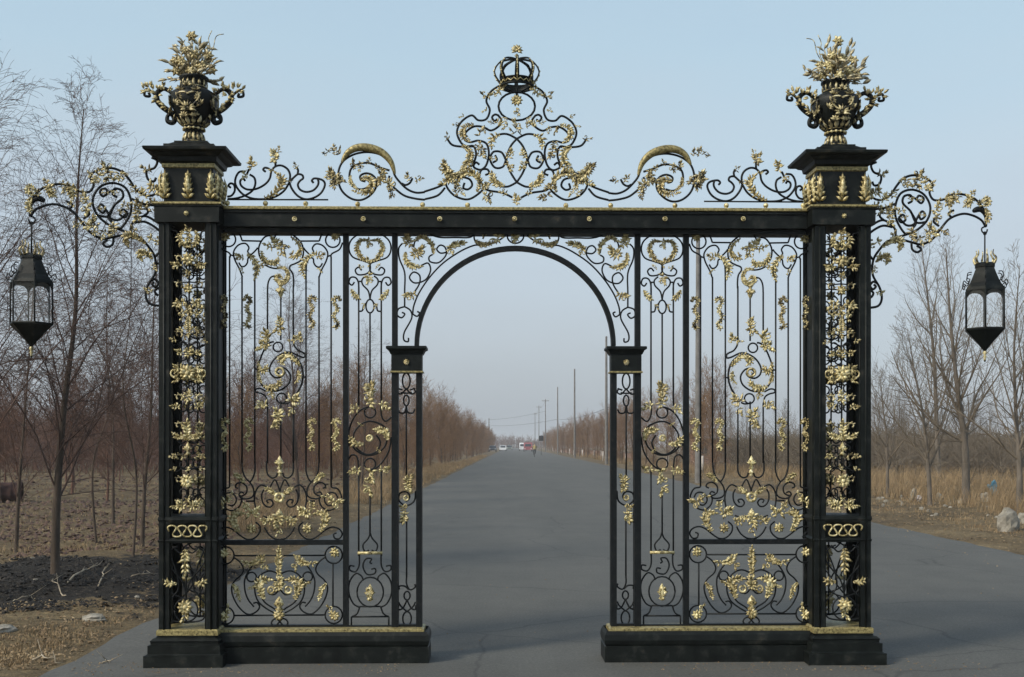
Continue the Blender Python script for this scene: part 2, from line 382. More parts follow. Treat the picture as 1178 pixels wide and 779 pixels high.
# foot scrolls
for ax in (610,):
    curve(mb, V4, [(163,215),(155,238),(105,250),(72,315),(80,370)], ax=ax)
    curve(mb, V4, [(105,330),(125,292),(170,284),(212,312),(220,360),(190,398),(150,390)], ax=ax)
    curve(mb, V4, [(255,310),(268,350),(248,405),(190,442),(130,425)], ax=ax)
    curve(mb, V4, [(270,0),(278,90),(305,155),(340,190),(370,240),(375,300),(340,332),(280,336),(246,305),(262,277),(290,288)], ax=ax)
    curve(mb, V4, [(385,0),(385,90),(365,155),(340,190)], ax=ax)
    curve(mb, V4, [(238,245),(214,232),(225,204),(270,194),(312,230),(310,285),(270,312),(246,305)], ax=ax)
    line(mb, V4, 305,358,378,358); line(mb, V4, 842,358,915,358)
    curve(mb, V4, [(490,235),(440,215),(398,258),(380,335),(392,420)], ax=ax)
    curve(mb, V4, [(475,255),(455,300),(462,365),(495,405),(535,408),(555,375),(532,345),(500,352),(512,378)], ax=615)
    curve(mb, V4, [(497,0),(500,105),(538,150),(578,142),(590,108)], ax=614)
    curve(mb, V4, [(532,230),(572,168),(604,230),(618,282)], ax=616)
    curve(mb, V4, [(485,590),(520,650),(570,690),(618,700)], ax=618)
    curve(mb, V4, [(470,490),(512,506)], ax=618)
    curve(mb, V4, [(408,545),(446,582),(440,640),(390,690),(330,696),(270,660),(210,612),(150,590),(92,608),(66,650),(90,692),(130,690),(141,655),(115,642)], ax=618)
# bottom compartment
a5 = 617
circ(mb, V5, 140,98,76, ax=a5); circ(mb, V5, 140,632,76, ax=a5)
line(mb, V5, 215,102,1020,102); line(mb, V5, 215,632,1020,632); line(mb, V5, 147,174,147,556); line(mb, V5, 1087,174,1087,556)
curve(mb, V5, [(210,115),(268,158),(299,220),(280,270),(225,320),(195,385),(210,470),(262,562),(335,622),(402,606),(440,560),(420,520),(385,524)], ax=a5)
curve(mb, V5, [(400,165),(345,235),(309,320),(314,420),(345,500),(392,556)], ax=a5)
circ(mb, V5, 370,291,42, ax=a5)
curve(mb, V5, [(605,262),(530,238),(460,265),(410,330),(399,420),(430,510),(500,572),(572,612)], .0062, ax=a5)
curve(mb, V5, [(590,330),(520,300),(460,330),(440,410),(480,510),(560,568),(600,600)], ax=a5)
curve(mb, V5, [(520,440),(570,448),(612,405)], .0062, ax=a5)
curve(mb, V5, [(605,655),(560,672),(545,705),(575,728),(602,705),(640,660)], ax=a5)
fill(po, mb, M['bar'])
# gilding of the side panel
rosette(po, V1, 122,104,6.5,9); rosette(po, V1, 1094,118,6.5,9)
acan(po, V1, [(520,112),(460,160),(435,225),(460,280),(512,285),(505,262)], 5.5, side=-1)
acan(po, V1, [(775,240),(765,300),(705,345),(640,345),(628,318)], 5.5)
spray(po, V1, 640,165,80,7,8,240); spray(po, V1, 600,240,-100,7,8,260); spray(po, V1, 585,185,170,5,6,160); spray(po, V1, 690,205,-10,5,6.5,160); spray(po, V1, 745,370,-20,5,5,180)
acan(po, V1, [(300,262),(352,288),(400,340),(418,400),(398,462)], 6); acan(po, V1, [(905,272),(858,300),(818,360),(812,420),(830,480)], 6)
spray(po, V1, 262,285,170,6,6.5,190); spray(po, V1, 962,300,10,6,6.5,190)
spray(po, V1, 268,395,-90,4,4.5,60, ax=A)
acan(po, V1, [(640,390),(578,392),(542,440),(560,508),(612,518),(648,485),(618,458),(596,478)], 4.2, r0=.014)
bud(po, V1, 607,590,18,4,up=False)
for x_ in (118, 335, 890, 1100):
    sleaf(po, V2, x_, 82, 35, -1 if x_ > 600 else 1); sleaf(po, V3, x_, 468, 34, 1, eye=True)
spray(po, V2, 605,165,90,6,6.5,200); spray(po, V2, 612,235,-60,8,8,320); spray(po, V2, 735,290,60,7,8,200); spray(po, V2, 765,372,-10,8,9,260)
spray(po, V2, 450,320,150,7,7.5,240); spray(po, V2, 500,330,20,3,4,100)
acan(po, V2, [(440,560),(470,520),(530,470),(580,480),(612,515),(585,540)], 5.5, r0=.014)
acan(po, V2, [(455,600),(445,650),(470,700)], 5, side=-1); acan(po, V2, [(805,520),(785,590),(745,600),(728,570)], 5.5, r0=.014)
acan(po, V2, [(760,735),(690,755),(630,735),(610,700)], 6, r0=.014); gring(po, V2, 617,612,4.6,.009)
acan(po, V2, [(800,600),(800,660),(775,710)], 3.5)
spray(po, V3, 480,165,160,8,9,250); spray(po, V3, 500,240,-80,6,6,180); spray(po, V3, 620,290,90,9,9,340); spray(po, V3, 640,375,-70,7,7,220)
spray(po, V3, 775,200,0,7,7.5,260); spray(po, V3, 690,90,-90,6,6,180)
bud(po, V3, 617,720,17,3.6); bud(po, V4, 614,105,9,2.6)
a4 = 616
acan(po, V4, [(210,125),(250,135),(300,185)], 4.5, ax=a4); spray(po, V4, 120,375,200,7,9,260, ax=a4); spray(po, V4, 180,330,40,4,6,120, ax=a4)
gring(po, V4, 620,325,4.6,.012); acan(po, V4, [(590,300),(550,275),(505,245)], 4.5, r0=.015, ax=618)
acan(po, V4, [(262,632),(222,570),(205,510),(235,462),(285,465)], 7, r0=.018, ax=a4)
spray(po, V4, 325,400,90,6,6,200, ax=a4); spray(po, V4, 400,462,20,8,8.5,300, ax=a4); rosette(po, V4, 370,600,7,8,name='leaf_rosette', ax=a4)
bud(po, V4, 620,480,14,4.2); spray(po, V4, 620,535,-90,9,9.5,330); spray(po, V4, 500,545,170,7,6.5,300, ax=618); spray(po, V4, 620,610,-90,5,6,120)
acan(po, V4, [(590,520),(550,510),(500,525)], 4, ax=619)
rosette(po, V5, 128,76,7,8); rosette(po, V5, 1106,76,7,8); rosette(po, V5, 130,640,7,8); rosette(po, V5, 1106,640,7,8)
spray(po, V5, 160,605,50,3,6.5,60); spray(po, V5, 1080,600,130,3,6.5,60)
acan(po, V5, [(620,262),(620,200),(620,130),(620,40)], 6, r0=.012); gring(po, V5, 620,288,2.8,.008)
acan(po, V5, [(350,175),(410,160),(470,110)], 5.5, ax=a5); spray(po, V5, 480,190,-60,6,6,220, ax=a5); spray(po, V5, 345,175,190,5,6,160, ax=a5)
acan(po, V5, [(486,490),(455,420),(440,360),(470,320),(530,315)], 7.5, r0=.020, ax=a5)
spray(po, V5, 408,358,190,5,6,120, ax=a5); gring(po, V5, 541,408,3.6,.009, ax=a5); spray(po, V5, 619,350,90,8,8,300); acan(po, V5, [(560,350),(590,365),(612,385)], 4, ax=a5)
bud(po, V5, 620,530,17,5.5,up=True); rosette(po, V5, 618,625,8,11,name='leaf_rosette')
acan(po, V5, [(205,350),(240,400),(268,488)], 4.5, ax=a5)
left_po = mirror(po)

# ---- narrow panel beside it
N1 = View(680,240,3.89); N2 = View(680,400,3.89); N3 = View(670,590,4.12)
po, mb = part('narrow_panel'); s = 3.89
slab(mb, 730.7, 737, 262, 722, -.026, .026)
slab(mb, 737, 786.6, 718.5, 722.5, -.023, .023)
an = 318
curve(mb, N1, [(318,103),(280,113),(236,145),(225,185),(242,222),(292,240),(316,252),(318,280),(300,297),(265,300),(253,280),(268,267),(281,281)], ax=an)
curve(mb, N1, [(268,420),(268,345),(256,315),(233,313),(225,335),(238,347),(249,333)], ax=an)
curve(mb, N1, [(318,408),(310,372),(286,345),(283,322),(300,305)], ax=an); line(mb, N1, 268,330,284,330); line(mb, N1, 352,330,367,330)
circ(mb, N1, 318,440,18,30); curve(mb, N1, [(303,425),(290,438),(284,460),(268,463)], ax=an)
cx_ = [680+q/s for q in (268,318,368)]
bar(mb, cx_[0], 325, yv(N2,270)); bar(mb, cx_[1], yv(N1,470), yv(N2,170)); bar(mb, cx_[2], 325, yv(N2,260))
curve(mb, N2, [(268,230),(268,300),(250,330),(224,312)]); circ(mb, N2, 318,290,25)
curve(mb, N2, [(330,266),(365,285),(395,325),(413,385),(410,440)])
curve(mb, N2, [(232,385),(262,348),(318,330),(365,350),(392,395),(380,445),(335,478),(290,465),(272,425),(290,392)], .0065)
curve(mb, N2, [(410,410),(385,455),(340,480),(290,475),(252,440),(240,395)], .0065)
curve(mb, N2, [(224,400),(236,465),(275,525),(322,552)]); circ(mb, N2, 318,520,25)
curve(mb, N2, [(415,502),(398,480),(374,492),(368,560)])
bar(mb, cx_[0], yv(N2,540), yv(N3,200)); bar(mb, cx_[1], yv(N2,640), yv(N3,98)); bar(mb, cx_[2], yv(N2,540), yv(N3,200))
b3 = 377
curve(mb, N3, [(326,190),(325,245),(308,275),(282,268),(282,248),(303,250)], ax=b3)
curve(mb, N3, [(377,92),(368,118),(343,150),(352,180),(371,174)], ax=b3)
curve(mb, N3, [(368,238),(378,232),(372,215),(398,216),(411,250),(392,288),(356,284),(353,262),(372,264)])
circ(mb, N3, 377,372,62,70)
curve(mb, N3, [(345,318),(335,295),(308,285),(280,325),(278,380),(300,428),(330,444)], ax=b3)
line(mb, N3, 328,440,427,440); curve(mb, N3, [(328,440),(315,474),(290,488)], ax=b3); line(mb, N3, 290,488,465,488); line(mb, N3, 290,488,290,530); line(mb, N3, 465,488,465,530)
fill(po, mb, M['bar'])
acan(po, N1, [(312,148),(275,150),(262,190),(285,228),(312,240)], 4.5, ax=an); spray(po, N1, 318,160,-90,7,6,200); spray(po, N1, 318,245,90,6,6,200)
spray(po, N1, 318,320,-90,7,7,230); acan(po, N1, [(235,365),(250,392),(268,405)], 5, ax=an); spray(po, N1, 290,268,180,3,4,90, ax=an)
spray(po, N1, 293,432,-110,3,4,60, ax=an)
spray(po, N2, 318,185,90,8,9,230); spray(po, N2, 318,235,90,8,9,320); spray(po, N2, 250,262,200,6,7,200); spray(po, N2, 388,275,-20,6,7,200)
acan(po, N2, [(240,415),(248,380),(290,368)], 6, r0=.016); acan(po, N2, [(345,432),(385,430),(405,405)], 6, r0=.016); gring(po, N2, 320,405,3,.009)
spray(po, N2, 285,455,200,4,4,120); spray(po, N2, 353,350,70,4,4,120)
spray(po, N2, 318,575,-90,8,9,260); spray(po, N2, 325,625,-80,7,8,160); spray(po, N2, 250,548,180,6,7,220); spray(po, N2, 385,550,0,6,7,220)
gb = MB(); a = N3(320,188,-.01); b = N3(436,188,-.01); gb.tube([a,b], .011, 8); gb.build('gilt_crossbar', M['gold'], po)
bud(po, N3, 377,375,20,4.6); spray(po, N3, 377,380,90,7,7,240)
left_np = mirror(po)

# ---- pilaster beside the opening
po, mb = part('pilaster')
slab(mb, 703, 709.6, 428, 722, -.045, .045); slab(mb, 730.0, 737.6, 428, 722, -.045, .0449)
slab(mb, 709.6, 730.6, 717.5, 722.5, -.03, .03)
c2 = 157
circ(mb, N2, c2,150,17,35); curve(mb, N2, [(157,184),(135,208),(117,200),(122,186)], ax=c2); curve(mb, N2, [(140,190),(118,183)], ax=c2)
circ(mb, N2, c2,237,12,24); curve(mb, N2, [(157,205),(132,202)], ax=c2); curve(mb, N2, [(157,258),(150,290),(128,292),(119,276)], ax=c2)
line(mb, N2, c2,262,c2,600)
curve(mb, N2, [(116,640),(122,685),(158,706),(190,682),(184,650),(155,645),(142,665),(155,685),(168,672)], .0065)
c3 = 204
line(mb, N3, 206,20,206,300); curve(mb, N3, [(206,300),(206,335),(190,362),(166,350),(168,335)]); curve(mb, N3, [(196,362),(215,345),(240,345),(240,360)])
circ(mb, N3, c3,390,14,20); circ(mb, N3, c3,498,20,33); curve(mb, N3, [(204,410),(185,448),(165,455),(163,435)], ax=c3); curve(mb, N3, [(204,465),(175,440),(165,420)], ax=c3)
fill(po, mb, M['bar'])
spray(po, N2, 148,590,100,7,7.5,230); spray(po, N2, 148,625,-100,7,6.5,260); gring(po, N2, 158,672,2.6,.007); spray(po, N2, 165,715,60,6,6.5,260); spray(po, N2, 165,755,-80,7,7,200); spray(po, N3, 215,22,-90,7,7,200)
cap = MB()
a = g(703,408,-.06); b = g(738,427,-.06); X0, X1, Z0, Z1 = a[0], b[0], b[2], a[2]; H = .0064
cap.stack([(0,Z0),(0,Z1),(.006,Z1+.002),(.02,Z1+.03),(.036,Z1+.04),(.036,Z1+.056),(.03,Z1+.06)], X0, X1, -.06, .06)
co_ = cap.build('capital', M['iron'], po)
gb = MB(); gb.stack([(.001,Z0-.014),(.009,Z0-.012),(.009,Z0-.002),(.002,Z0)], X0, X1, -.06, .06); gb.build('gilt_band', M['band'], po)
gb = MB(); p_ = g(720.5,417,-.063)
for i in range(10): _leafs(gb, p_, i*36, .026, .016, 0)
gb.ball((p_[0], p_[1]-.012, p_[2]), .008); gb.build('rosette', M['gold'], po)
left_pil = mirror(po)

# ---- arch and spandrel
S = View(450,255,5.027)
po, mb = part('arch')
pts = []
for i in range(41):
    an_ = math.pi*i/40; c_ = g(592.5+113*math.cos(an_), 398-112*math.sin(an_)*1.0, 0); pts.append(c_)
# rectangular section arch band
vs_, fs_ = [], []
for i, p in enumerate(pts):
    an_ = math.pi*i/40; n_ = Vector((math.cos(an_), 0, math.sin(an_)))
    for q, yy in ((-.016,-.035),(.016,-.035),(.016,.035),(-.016,.035)): vs_.append((p[0]+n_.x*q, yy, p[2]+n_.z*q))
for i in range(40):
    for k in range(4): fs_.append((i*4+k, i*4+(k+1)%4, i*4+4+(k+1)%4, i*4+4+k))
mb.add(vs_, fs_, False); fill(po, mb, M['bar'])
circ_mb = MB(); circ(circ_mb, View(0,0,1), 593, 271.5, 9.5, 8.5); circ_mb.build('ring', M['bar'], po)
spray(po, View(0,0,1), 593,273,-90,9,7.5,220); spray(po, View(0,0,1), 593,266,90,6,5,160)
po, mb = part('spandrel')
curve(mb, S, [(125,540),(130,490),(160,415),(220,325),(300,240),(400,172),(478,138),(515,138)])
curve(mb, S, [(78,492),(78,400),(78,295),(48,215),(44,155),(66,125)]); curve(mb, S, [(78,492),(42,505),(35,540),(60,556),(79,535),(62,525)]); curve(mb, S, [(78,492),(112,515),(118,560),(76,640),(74,685),(98,694),(100,672)])
curve(mb, S, [(125,535),(150,548),(164,528),(150,520)])
curve(mb, S, [(128,75),(180,52),(240,80),(290,92),(370,92),(450,92),(476,74),(458,52)])
curve(mb, S, [(240,190),(219,205),(226,232),(272,238),(310,205),(320,175),(308,145),(282,137),(264,160),(285,182),(320,178)])
curve(mb, S, [(172,255),(213,240),(228,280),(205,330),(165,352),(128,352),(106,322),(130,292),(165,312),(162,362),(125,420)])
curve(mb, S, [(240,180),(225,125),(180,92),(140,112),(130,150)]); curve(mb, S, [(85,175),(85,225),(120,262),(172,262)])
curve(mb, S, [(478,60),(484,110),(520,142),(590,125),(650,90),(665,60)]); curve(mb, S, [(510,65),(540,70),(530,100)])
fill(po, mb, M['bar'])
acan(po, S, [(245,190),(235,130),(180,92),(140,110)], 5, side=-1); acan(po, S, [(85,178),(85,222),(120,260),(172,262)], 5)
spray(po, S, 95,110,120,8,9,330); spray(po, S, 160,180,30,8,9,300); acan(po, S, [(325,160),(370,135),(425,125)], 5.5); spray(po, S, 345,170,-80,6,6,200)
spray(po, S, 110,430,200,7,7.5,260); acan(po, S, [(485,110),(530,138),(600,118)], 5); spray(po, S, 625,85,60,9,8.5,330); spray(po, S, 530,80,45,4,4.5,160)
right_sp = mirror(po)

# ---- beam and plinths
bo, mb = part('beam')
xl, xr = g(257,250,-.12)[0], g(929,250,-.12)[0]
zt = g(592,242.5,-.12)[2]; zb = g(592,262,-.12)[2]
mb.box(xl, xr, -.11, .11, zb, zt); mb.box(xl, xr, -.075, .075, zb-.03, zb-.0005)
mb.box(xl, xr, -.122, .122, zb+.003, zb+.022)
mb.box(xl, xr, -.122, .122, zt-.018, zt-.003)
fill(bo, mb, M['iron'])
gb = MB(); gb.stack([(0,zt+.001),(.012,zt+.004),(.012,zt+.018),(.004,zt+.026),(-.03,zt+.030)], xl, xr, -.122, .122); gb.build('gilt_moulding', M['band'], bo)
for k in range(8):
    px_ = 335+ (868-335)*k/7 if k < 8 else 0
    q = g([339,418,506,592,678,765,855,0][k] if k < 7 else 918, 252, -.125)
    if k == 7: continue
    gb = MB()
    gb.tube([(q[0]+.014*math.cos(i*math.pi/8), q[1]-.006, q[2]+.014*math.sin(i*math.pi/8)) for i in range(17)], .0045, 6)
    gb.lathe([(.0,q[2])]*1+[(.001,q[2])], q[0], q[1], 4) if False else None
    gb.ball((q[0], q[1]-.008, q[2]), .0075); gb.build('rosette', M['gold'], bo)
pl, mb = part('plinth')
x0 = g(699,730,-.13)[0]; x1 = g(937,730,-.13)[0]
zg = g(800,729,-.13)[2]
mb.stack([(.022,0),(.022,.115),(.012,.12),(.02,.13),(.026,.16),(.02,.20),(.006,.225),(0,zg)], x0, x1+.05, -.13, .13)
fill(pl, mb, M['iron'])
gb = MB(); gb.stack([(-.012,zg+.001),(-.005,zg+.006),(-.006,zg+.034),(-.02,zg+.04)], x0+.01, x1+.03, -.13, .13); gb.build('gilt_band', M['band'], pl)
mirror(pl)

# ---- cresting above the beam
K = View(590,40,3.8,-.01); Mm = View(700,155,8.2,-.01); E = View(800,165,9.06,-.01); KX = 17
po, mb = part('cresting')
r_ = .0082
circ(mb, K, KX,313,80,62, r=r_)
KC = [
 [(95,225),(130,250),(150,290),(135,330),(150,370),(185,376),(215,355),(260,385),(278,430),(260,475),(235,490),(205,490),(195,530),(215,575),(260,602),(300,622),(345,662),(420,690)],
 [(100,352),(84,375),(95,400),(130,420),(165,405),(205,404),(240,430),(245,460),(220,472),(185,465),(150,478),(139,520),(150,570),(175,592),(205,580),(196,560),(180,570)],
 [(155,615),(138,606),(146,590),(170,592),(180,615),(176,645),(160,665),(182,695),(232,722),(290,705),(325,660),(310,622),(260,600)],
 [(245,650),(250,672),(230,678),(212,660),(222,635),(250,625)],
 [(330,672),(362,706),(418,723)],
 [(65,548),(84,515),(120,514),(133,548),(112,582),(78,578),(65,548)],
 [(112,528),(104,548),(122,560)],
 [(KX,455),(45,490),(62,545),(45,600),(KX,645)],
 [(KX,455),(60,435),(100,440),(125,465)],
 [(KX,645),(60,665),(108,655),(122,620)],
 [(36,712),(80,692),(140,682),(165,665)],
 [(205,490),(250,492),(298,485),(322,455)],
 [(95,355),(112,350),(125,362),(115,378),(102,370)],
]
for c_ in KC:
    Q_ = smooth([K(*p) for p in c_], 7); mb.tube(Q_, r_, 6); cq = g(594.5,150,-.01)[0]; mb.tube([(2*cq-q[0], q[1], q[2]) for q in Q_], r_, 6)
for V_, cs in ((Mm, [
   [(0,550),(80,556),(160,526),(230,462),(282,392),(310,300),(400,210),(520,180),(640,195),(730,240),(782,295),(808,380),(802,480),(762,560),(685,618),(600,630),(520,592),(462,522),(454,445),(490,395),(550,378),(602,402),(596,442),(555,455)],
   [(0,622),(100,610),(200,580),(295,505)],
   [(330,350),(420,322),(520,282),(620,292),(690,340),(703,430),(672,500),(605,530),(540,515)],
   [(215,470),(180,485),(140,465),(115,420)], [(330,400),(345,460),(320,520)]]),
  (E, [
   [(240,432),(258,408),(228,385),(150,402),(124,450),(160,530),(230,582),(320,602),(400,570),(460,500),(486,430),(482,350),(510,290),(570,256),(630,265),(672,312),(690,390),(740,452),(830,500),(920,506),(980,470),(992,420),(962,394),(942,418)],
   [(196,395),(190,430),(205,470),(250,512),(320,526),(380,502),(402,452),(380,412),(348,385),(358,352),(402,344),(440,374),(482,412)],
   [(490,430),(540,512),(620,572),(720,602),(850,602),(940,572),(1000,522),(1042,450),(1036,380),(1000,326),(945,320)],
   [(732,322),(757,300),(740,280),(700,290),(670,320)],
   [(895,352),(848,385),(838,450),(870,520),(950,572),(1040,600),(1120,606)],
   [(1088,490),(1112,470),(1092,445),(1056,460),(1048,520),(1080,570),(1125,582)],
   [(925,352),(912,320),(900,295)], [(632,262),(630,200)], [(404,340),(400,300),(418,270)], [(575,460),(640,545),(740,596)]])):
    for c_ in cs:
        curve(mb, V_, c_, r_); mb.tube(smooth([(lambda q: (2*g(594.5,150,-.01)[0]-q[0], q[1], q[2]))(V_(*p)) for p in c_], 5), r_, 6)
for sg in (1, -1):
    a = E(90,605); b = E(1125,612); cx0 = g(594.5,150,-.01)[0]
    f_ = (lambda q: q) if sg == 1 else (lambda q: (2*cx0-q[0], q[1], q[2]))
    mb.tube([f_(a), f_(b)], .006, 5)
fill(po, mb, M['bar']); crest = po
class Flip:
    """the same tracing mirrored about the middle of the cresting"""
    def __init__(s, V): s.V = V; s.sc = V.sc
    def __call__(s, x, y, dy=0):
        q = s.V(x, y, dy); return (2*cx0-q[0], q[1], q[2])
def both(fn, V, *a, **k):
    a = list(a)
    if fn is spray: a[4] *= 1.22 if V is K else 1.15
    else: a[1] *= 1.2
    fn(crest, V, *a, **k)
    if fn is spray:
        a[2] = 180-a[2]
    fn(crest, Flip(V), *a, **k)
# gilding of the middle
G2 = M['gold2']
rosette(crest, K, KX,290,8,10); spray(crest, K, KX,325,-90,5,8,90); spray(crest, K, KX,412,90,3,9,120); spray(crest, K, KX,405,90,2,8,170,ball=False)
spray(crest, K, KX,722,90,7,8,220, name='fleuron'); spray(crest, K, KX,735,90,4,5,170, name='fleuron')
for a_ in [(spray,88,238,120,6,7,260),(spray,155,272,10,5,6.5,220),(spray,90,390,200,6,6,260),(spray,128,385,30,4,4,200),(spray,180,440,90,5,7,160),(spray,172,520,-100,6,8,200),
           (spray,45,525,120,6,6.5,240),(spray,45,578,-120,6,6.5,240),(spray,318,460,45,4,5,160),(spray,250,360,0,3,4,90),(spray,60,402,0,3,5,90),(spray,160,665,180,7,7,280),(spray,335,585,60,7,8,240),(spray,140,712,-140,6,8,220),(spray,110,262,-40,5,6,200),(spray,150,330,0,4,4.5,160),(spray,70,368,-90,4,5,160),(spray,30,432,60,4,5,160),(spray,185,490,-60,5,6,200),(spray,212,575,-20,5,6,180),(spray,290,630,100,6,7,260),(spray,75,690,30,5,5,200),(spray,120,545,0,3,4,300),(spray,275,400,20,4,4,160),(spray,285,690,60,5,5.5,200),(spray,160,420,-90,4,4.5,200)]:
    both(a_[0], K, *a_[1:], m=G2 if a_[3] % 40 else None)
for p_, w_ in (([(205,395),(245,410),(252,445),(225,470)],5),([(90,440),(125,455),(128,490)],6),([(70,662),(112,650),(125,612)],6),([(255,490),(222,515),(228,560),(255,590)],6),([(340,565),(322,600),(300,630),(345,655)],7),([(190,690),(180,640),(215,608),(258,615),(278,655),(250,700)],6)):
    both(acan, K, p_, w_, r0=.009)
# gilded cap crescent and leaves of the side scrolls
for V_ in (Mm, Flip(Mm)):
    gb = MB(); P = smooth([V_(280,385,-.01), V_(318,270,-.01), V_(402,182,-.01), V_(525,138,-.01), V_(640,142,-.01), V_(728,195,-.01), V_(778,288,-.01)], 8); N = len(P)
    gb.tube(P, [.006+.024*math.sin(math.pi*min(1,(i/(N-1))))**.7 for i in range(N)], 12); gb.build('gilt_crescent', M['band'], crest)
for a_ in [(spray,315,490,-110,8,8,300),(spray,300,575,-90,6,6,200),(spray,400,430,-100,7,9,220),(spray,600,320,-90,6,6,240),(spray,672,300,60,7,6.5,260),(spray,860,400,40,9,9,300),(spray,800,440,180,8,8.5,260),(spray,840,480,-60,7,7,200),
           (spray,800,200,70,5,6,160),(spray,850,165,80,6,6,260),(spray,915,195,-40,4,5,200),(spray,50,430,160,6,5.5,260),(spray,165,415,60,6,5.5,220),(spray,440,320,80,5,4.5,200),(spray,520,285,80,5,4.5,180)]:
    both(a_[0], Mm, *a_[1:], m=G2)
both(acan, Mm, [(600,440),(530,430),(490,480),(530,560),(650,552)], 6, r0=.009, m=M['gold']); both(acan, Mm, [(420,330),(380,370),(400,430),(440,440)], 5.5)
both(acan, Mm, [(690,400),(690,470),(640,520)], 3.5, r0=.006)
for a_ in [(spray,630,165,90,9,8.5,320),(spray,600,100,90,4,4.5,200),(spray,865,245,100,8,8,320),(spray,935,370,-90,6,6,300),(spray,425,265,60,4,4.5,260),(spray,60,380,30,8,7,300),(spray,40,430,-50,6,6,200),(spray,672,316,0,4,3.5,360),(spray,478,415,0,4,3.5,360)]:
    both(a_[0], E, *a_[1:], m=G2 if a_[1] < 500 else None)
both(acan, E, [(740,596),(640,545),(570,460),(560,390),(610,345)], 6.5, r0=.012)
for px_ in (651,702.5,776.5,835.5,881,924):
    for fl in (0, 1):
        p = g(px_,236.5,-.01); 
        if fl: p = (2*cx0-p[0], p[1], p[2])
        gb = MB(); gb.ball(p, .019, 14, 9); gb.lathe([(.012,zt+.028),(.009,p[2]-.012)], p[0], p[1], 10); gb.build('ball_finial', M['gold'], crest)
# ---- crown
cr, mb = part('crown', gate)
cz = g(594.5,100,0)[2]; cxx = g(594.5,100,0)[0]; zc = g(594.5,69,0)[2]; hh = zc-cz
ring_ = lambda r, z, t: mb.tube([(cxx+r*math.cos(i*math.pi/16), r*math.sin(i*math.pi/16), z) for i in range(33)], t, 8, False)
ring_(.118, cz, .010); ring_(.118, cz+.045, .007)
mb.lathe([(.112,cz),(.112,cz+.045),(.117,cz+.045),(.117,cz),(.112,cz)], cxx, 0, 32, caps=False)
for k in range(8):
    an_ = k*math.pi/4 - math.pi/2
    P = smooth([(.118,cz+.03),(.150,cz+hh*.38),(.158,cz+hh*.62),(.125,cz+hh*.88),(.06,cz+hh*.98),(.0,cz+hh)], 5)
    vs_, fs_ = [], []
    tx, ty = -math.sin(an_), math.cos(an_)
    for i, (r0_, z_) in enumerate(P):
        for wd, o_ in ((-.016,0),(-.016,.008),(.016,.008),(.016,0)):
            rr_ = r0_+o_; wq = wd*(1-.5*i/len(P))
            vs_.append((cxx+math.cos(an_)*rr_+tx*wq, math.sin(an_)*rr_+ty*wq, z_+(o_ if r0_ < .12 and i > 8 else 0)))
    for i in range(len(P)-1):
        for q in range(4): fs_.append((i*4+q, i*4+(q+1)%4, i*4+4+(q+1)%4, i*4+4+q))
    mb.add(vs_, fs_, False)
mb.tube([(cxx,0,cz-.07),(cxx,0,cz)], .008, 8); mb.tube([(cxx-.10,0,cz),(cxx,0,cz-.05),(cxx+.10,0,cz)], .006, 6)
fill(cr, mb, M['iron'])
gb = MB()
for k in range(8):
    an_ = k*math.pi/4 - math.pi/2
    for r0_, f_ in ((.149,.25),(.165,.42),(.170,.58),(.158,.74),(.132,.88)): gb.ball((cxx+math.cos(an_)*r0_, math.sin(an_)*r0_, cz+hh*f_), .0065, 7, 5)
    gb.tube([(cxx+.122*math.cos(an_), .122*math.sin(an_), cz+.015)]+[(cxx+math.cos(an_)*r0_, math.sin(an_)*r0_, cz+hh*f_) for r0_, f_ in ((.149,.25),(.165,.42),(.170,.58),(.158,.74),(.132,.88))], .003, 5)
    gb.tube([(cxx+.121*math.cos(an_+q*math.pi/16), .121*math.sin(an_+q*math.pi/16), cz+.012+.02*(q % 2)) for q in range(5)], .005, 5)
gb.build('gilt_beads', M['gold'], cr)
gb = MB(); gb.lathe([(.008,zc-.004),(.016,zc+.01),(.006,zc+.022),(.018,zc+.03),(.005,zc+.045)], cxx, 0, 12)
for i in range(9): _leafs(gb, (cxx,0,zc+.066), -30+i*30, .05, .026, 0)
gb.ball((cxx,-.01,zc+.066), .011); gb.build('finial', M['gold'], cr)

# ------------------------------------------------------------ pillar (right one, the left is its mirror image)
# local frame of the pillar: x across, y depth, z up; centre (PX, 0)
hw = .205; hb = .105      # front face at -hw, back face at +hb
pc = g(969.7, 500, -hw)[0]; OFF = (pc, 0, 0)
def pillar_matrix(sign): return GM @ Matrix.Translation((sign*pc, 0, 0))
def zz(py, y=-hw): return g(969.7, py, y)[2]
pil = empty('gate_pillar', (0,0,0), 0, 'square openwork iron pillar with gilded ornament, right of the arch, seen against road and sky', 'pillar', 'pillars of the gateway')
pil.matrix_world = pillar_matrix(1)
zA = zz(260); zB = zz(724)
mb = MB()     # corner posts
pw = .075
for sx in (-1, 1):
    for sy in (-1, 1):
        x0, x1 = sorted((sx*hw, sx*(hw-pw))); ye = hb if sy > 0 else -hw; y0, y1 = sorted((ye, ye-sy*.03))
        mb.box(x0, x1, y0, y1, zB, zA)
        x0b, x1b = sorted((sx*hw, sx*(hw-.03))); y0b, y1b = sorted((ye-sy*.031, ye-sy*.062))
        mb.box(x0b, x1b, y0b, y1b, zB, zA)
        mb.tube([(sx*(hw-pw*.5), ye+sy*.001, zB), (sx*(hw-pw*.5), ye+sy*.001, zA)], .008, 6)
        mb.tube([(sx*(hw-pw-.004), ye-sy*.012, zB), (sx*(hw-pw-.004), ye-sy*.012, zA)], .006, 6)
        mb.tube([(sx*(hw+.001), ye-sy*.035, zB), (sx*(hw+.001), ye-sy*.035, zA)], .008, 6)
mb.build('corner_posts', M['iron'], pil)
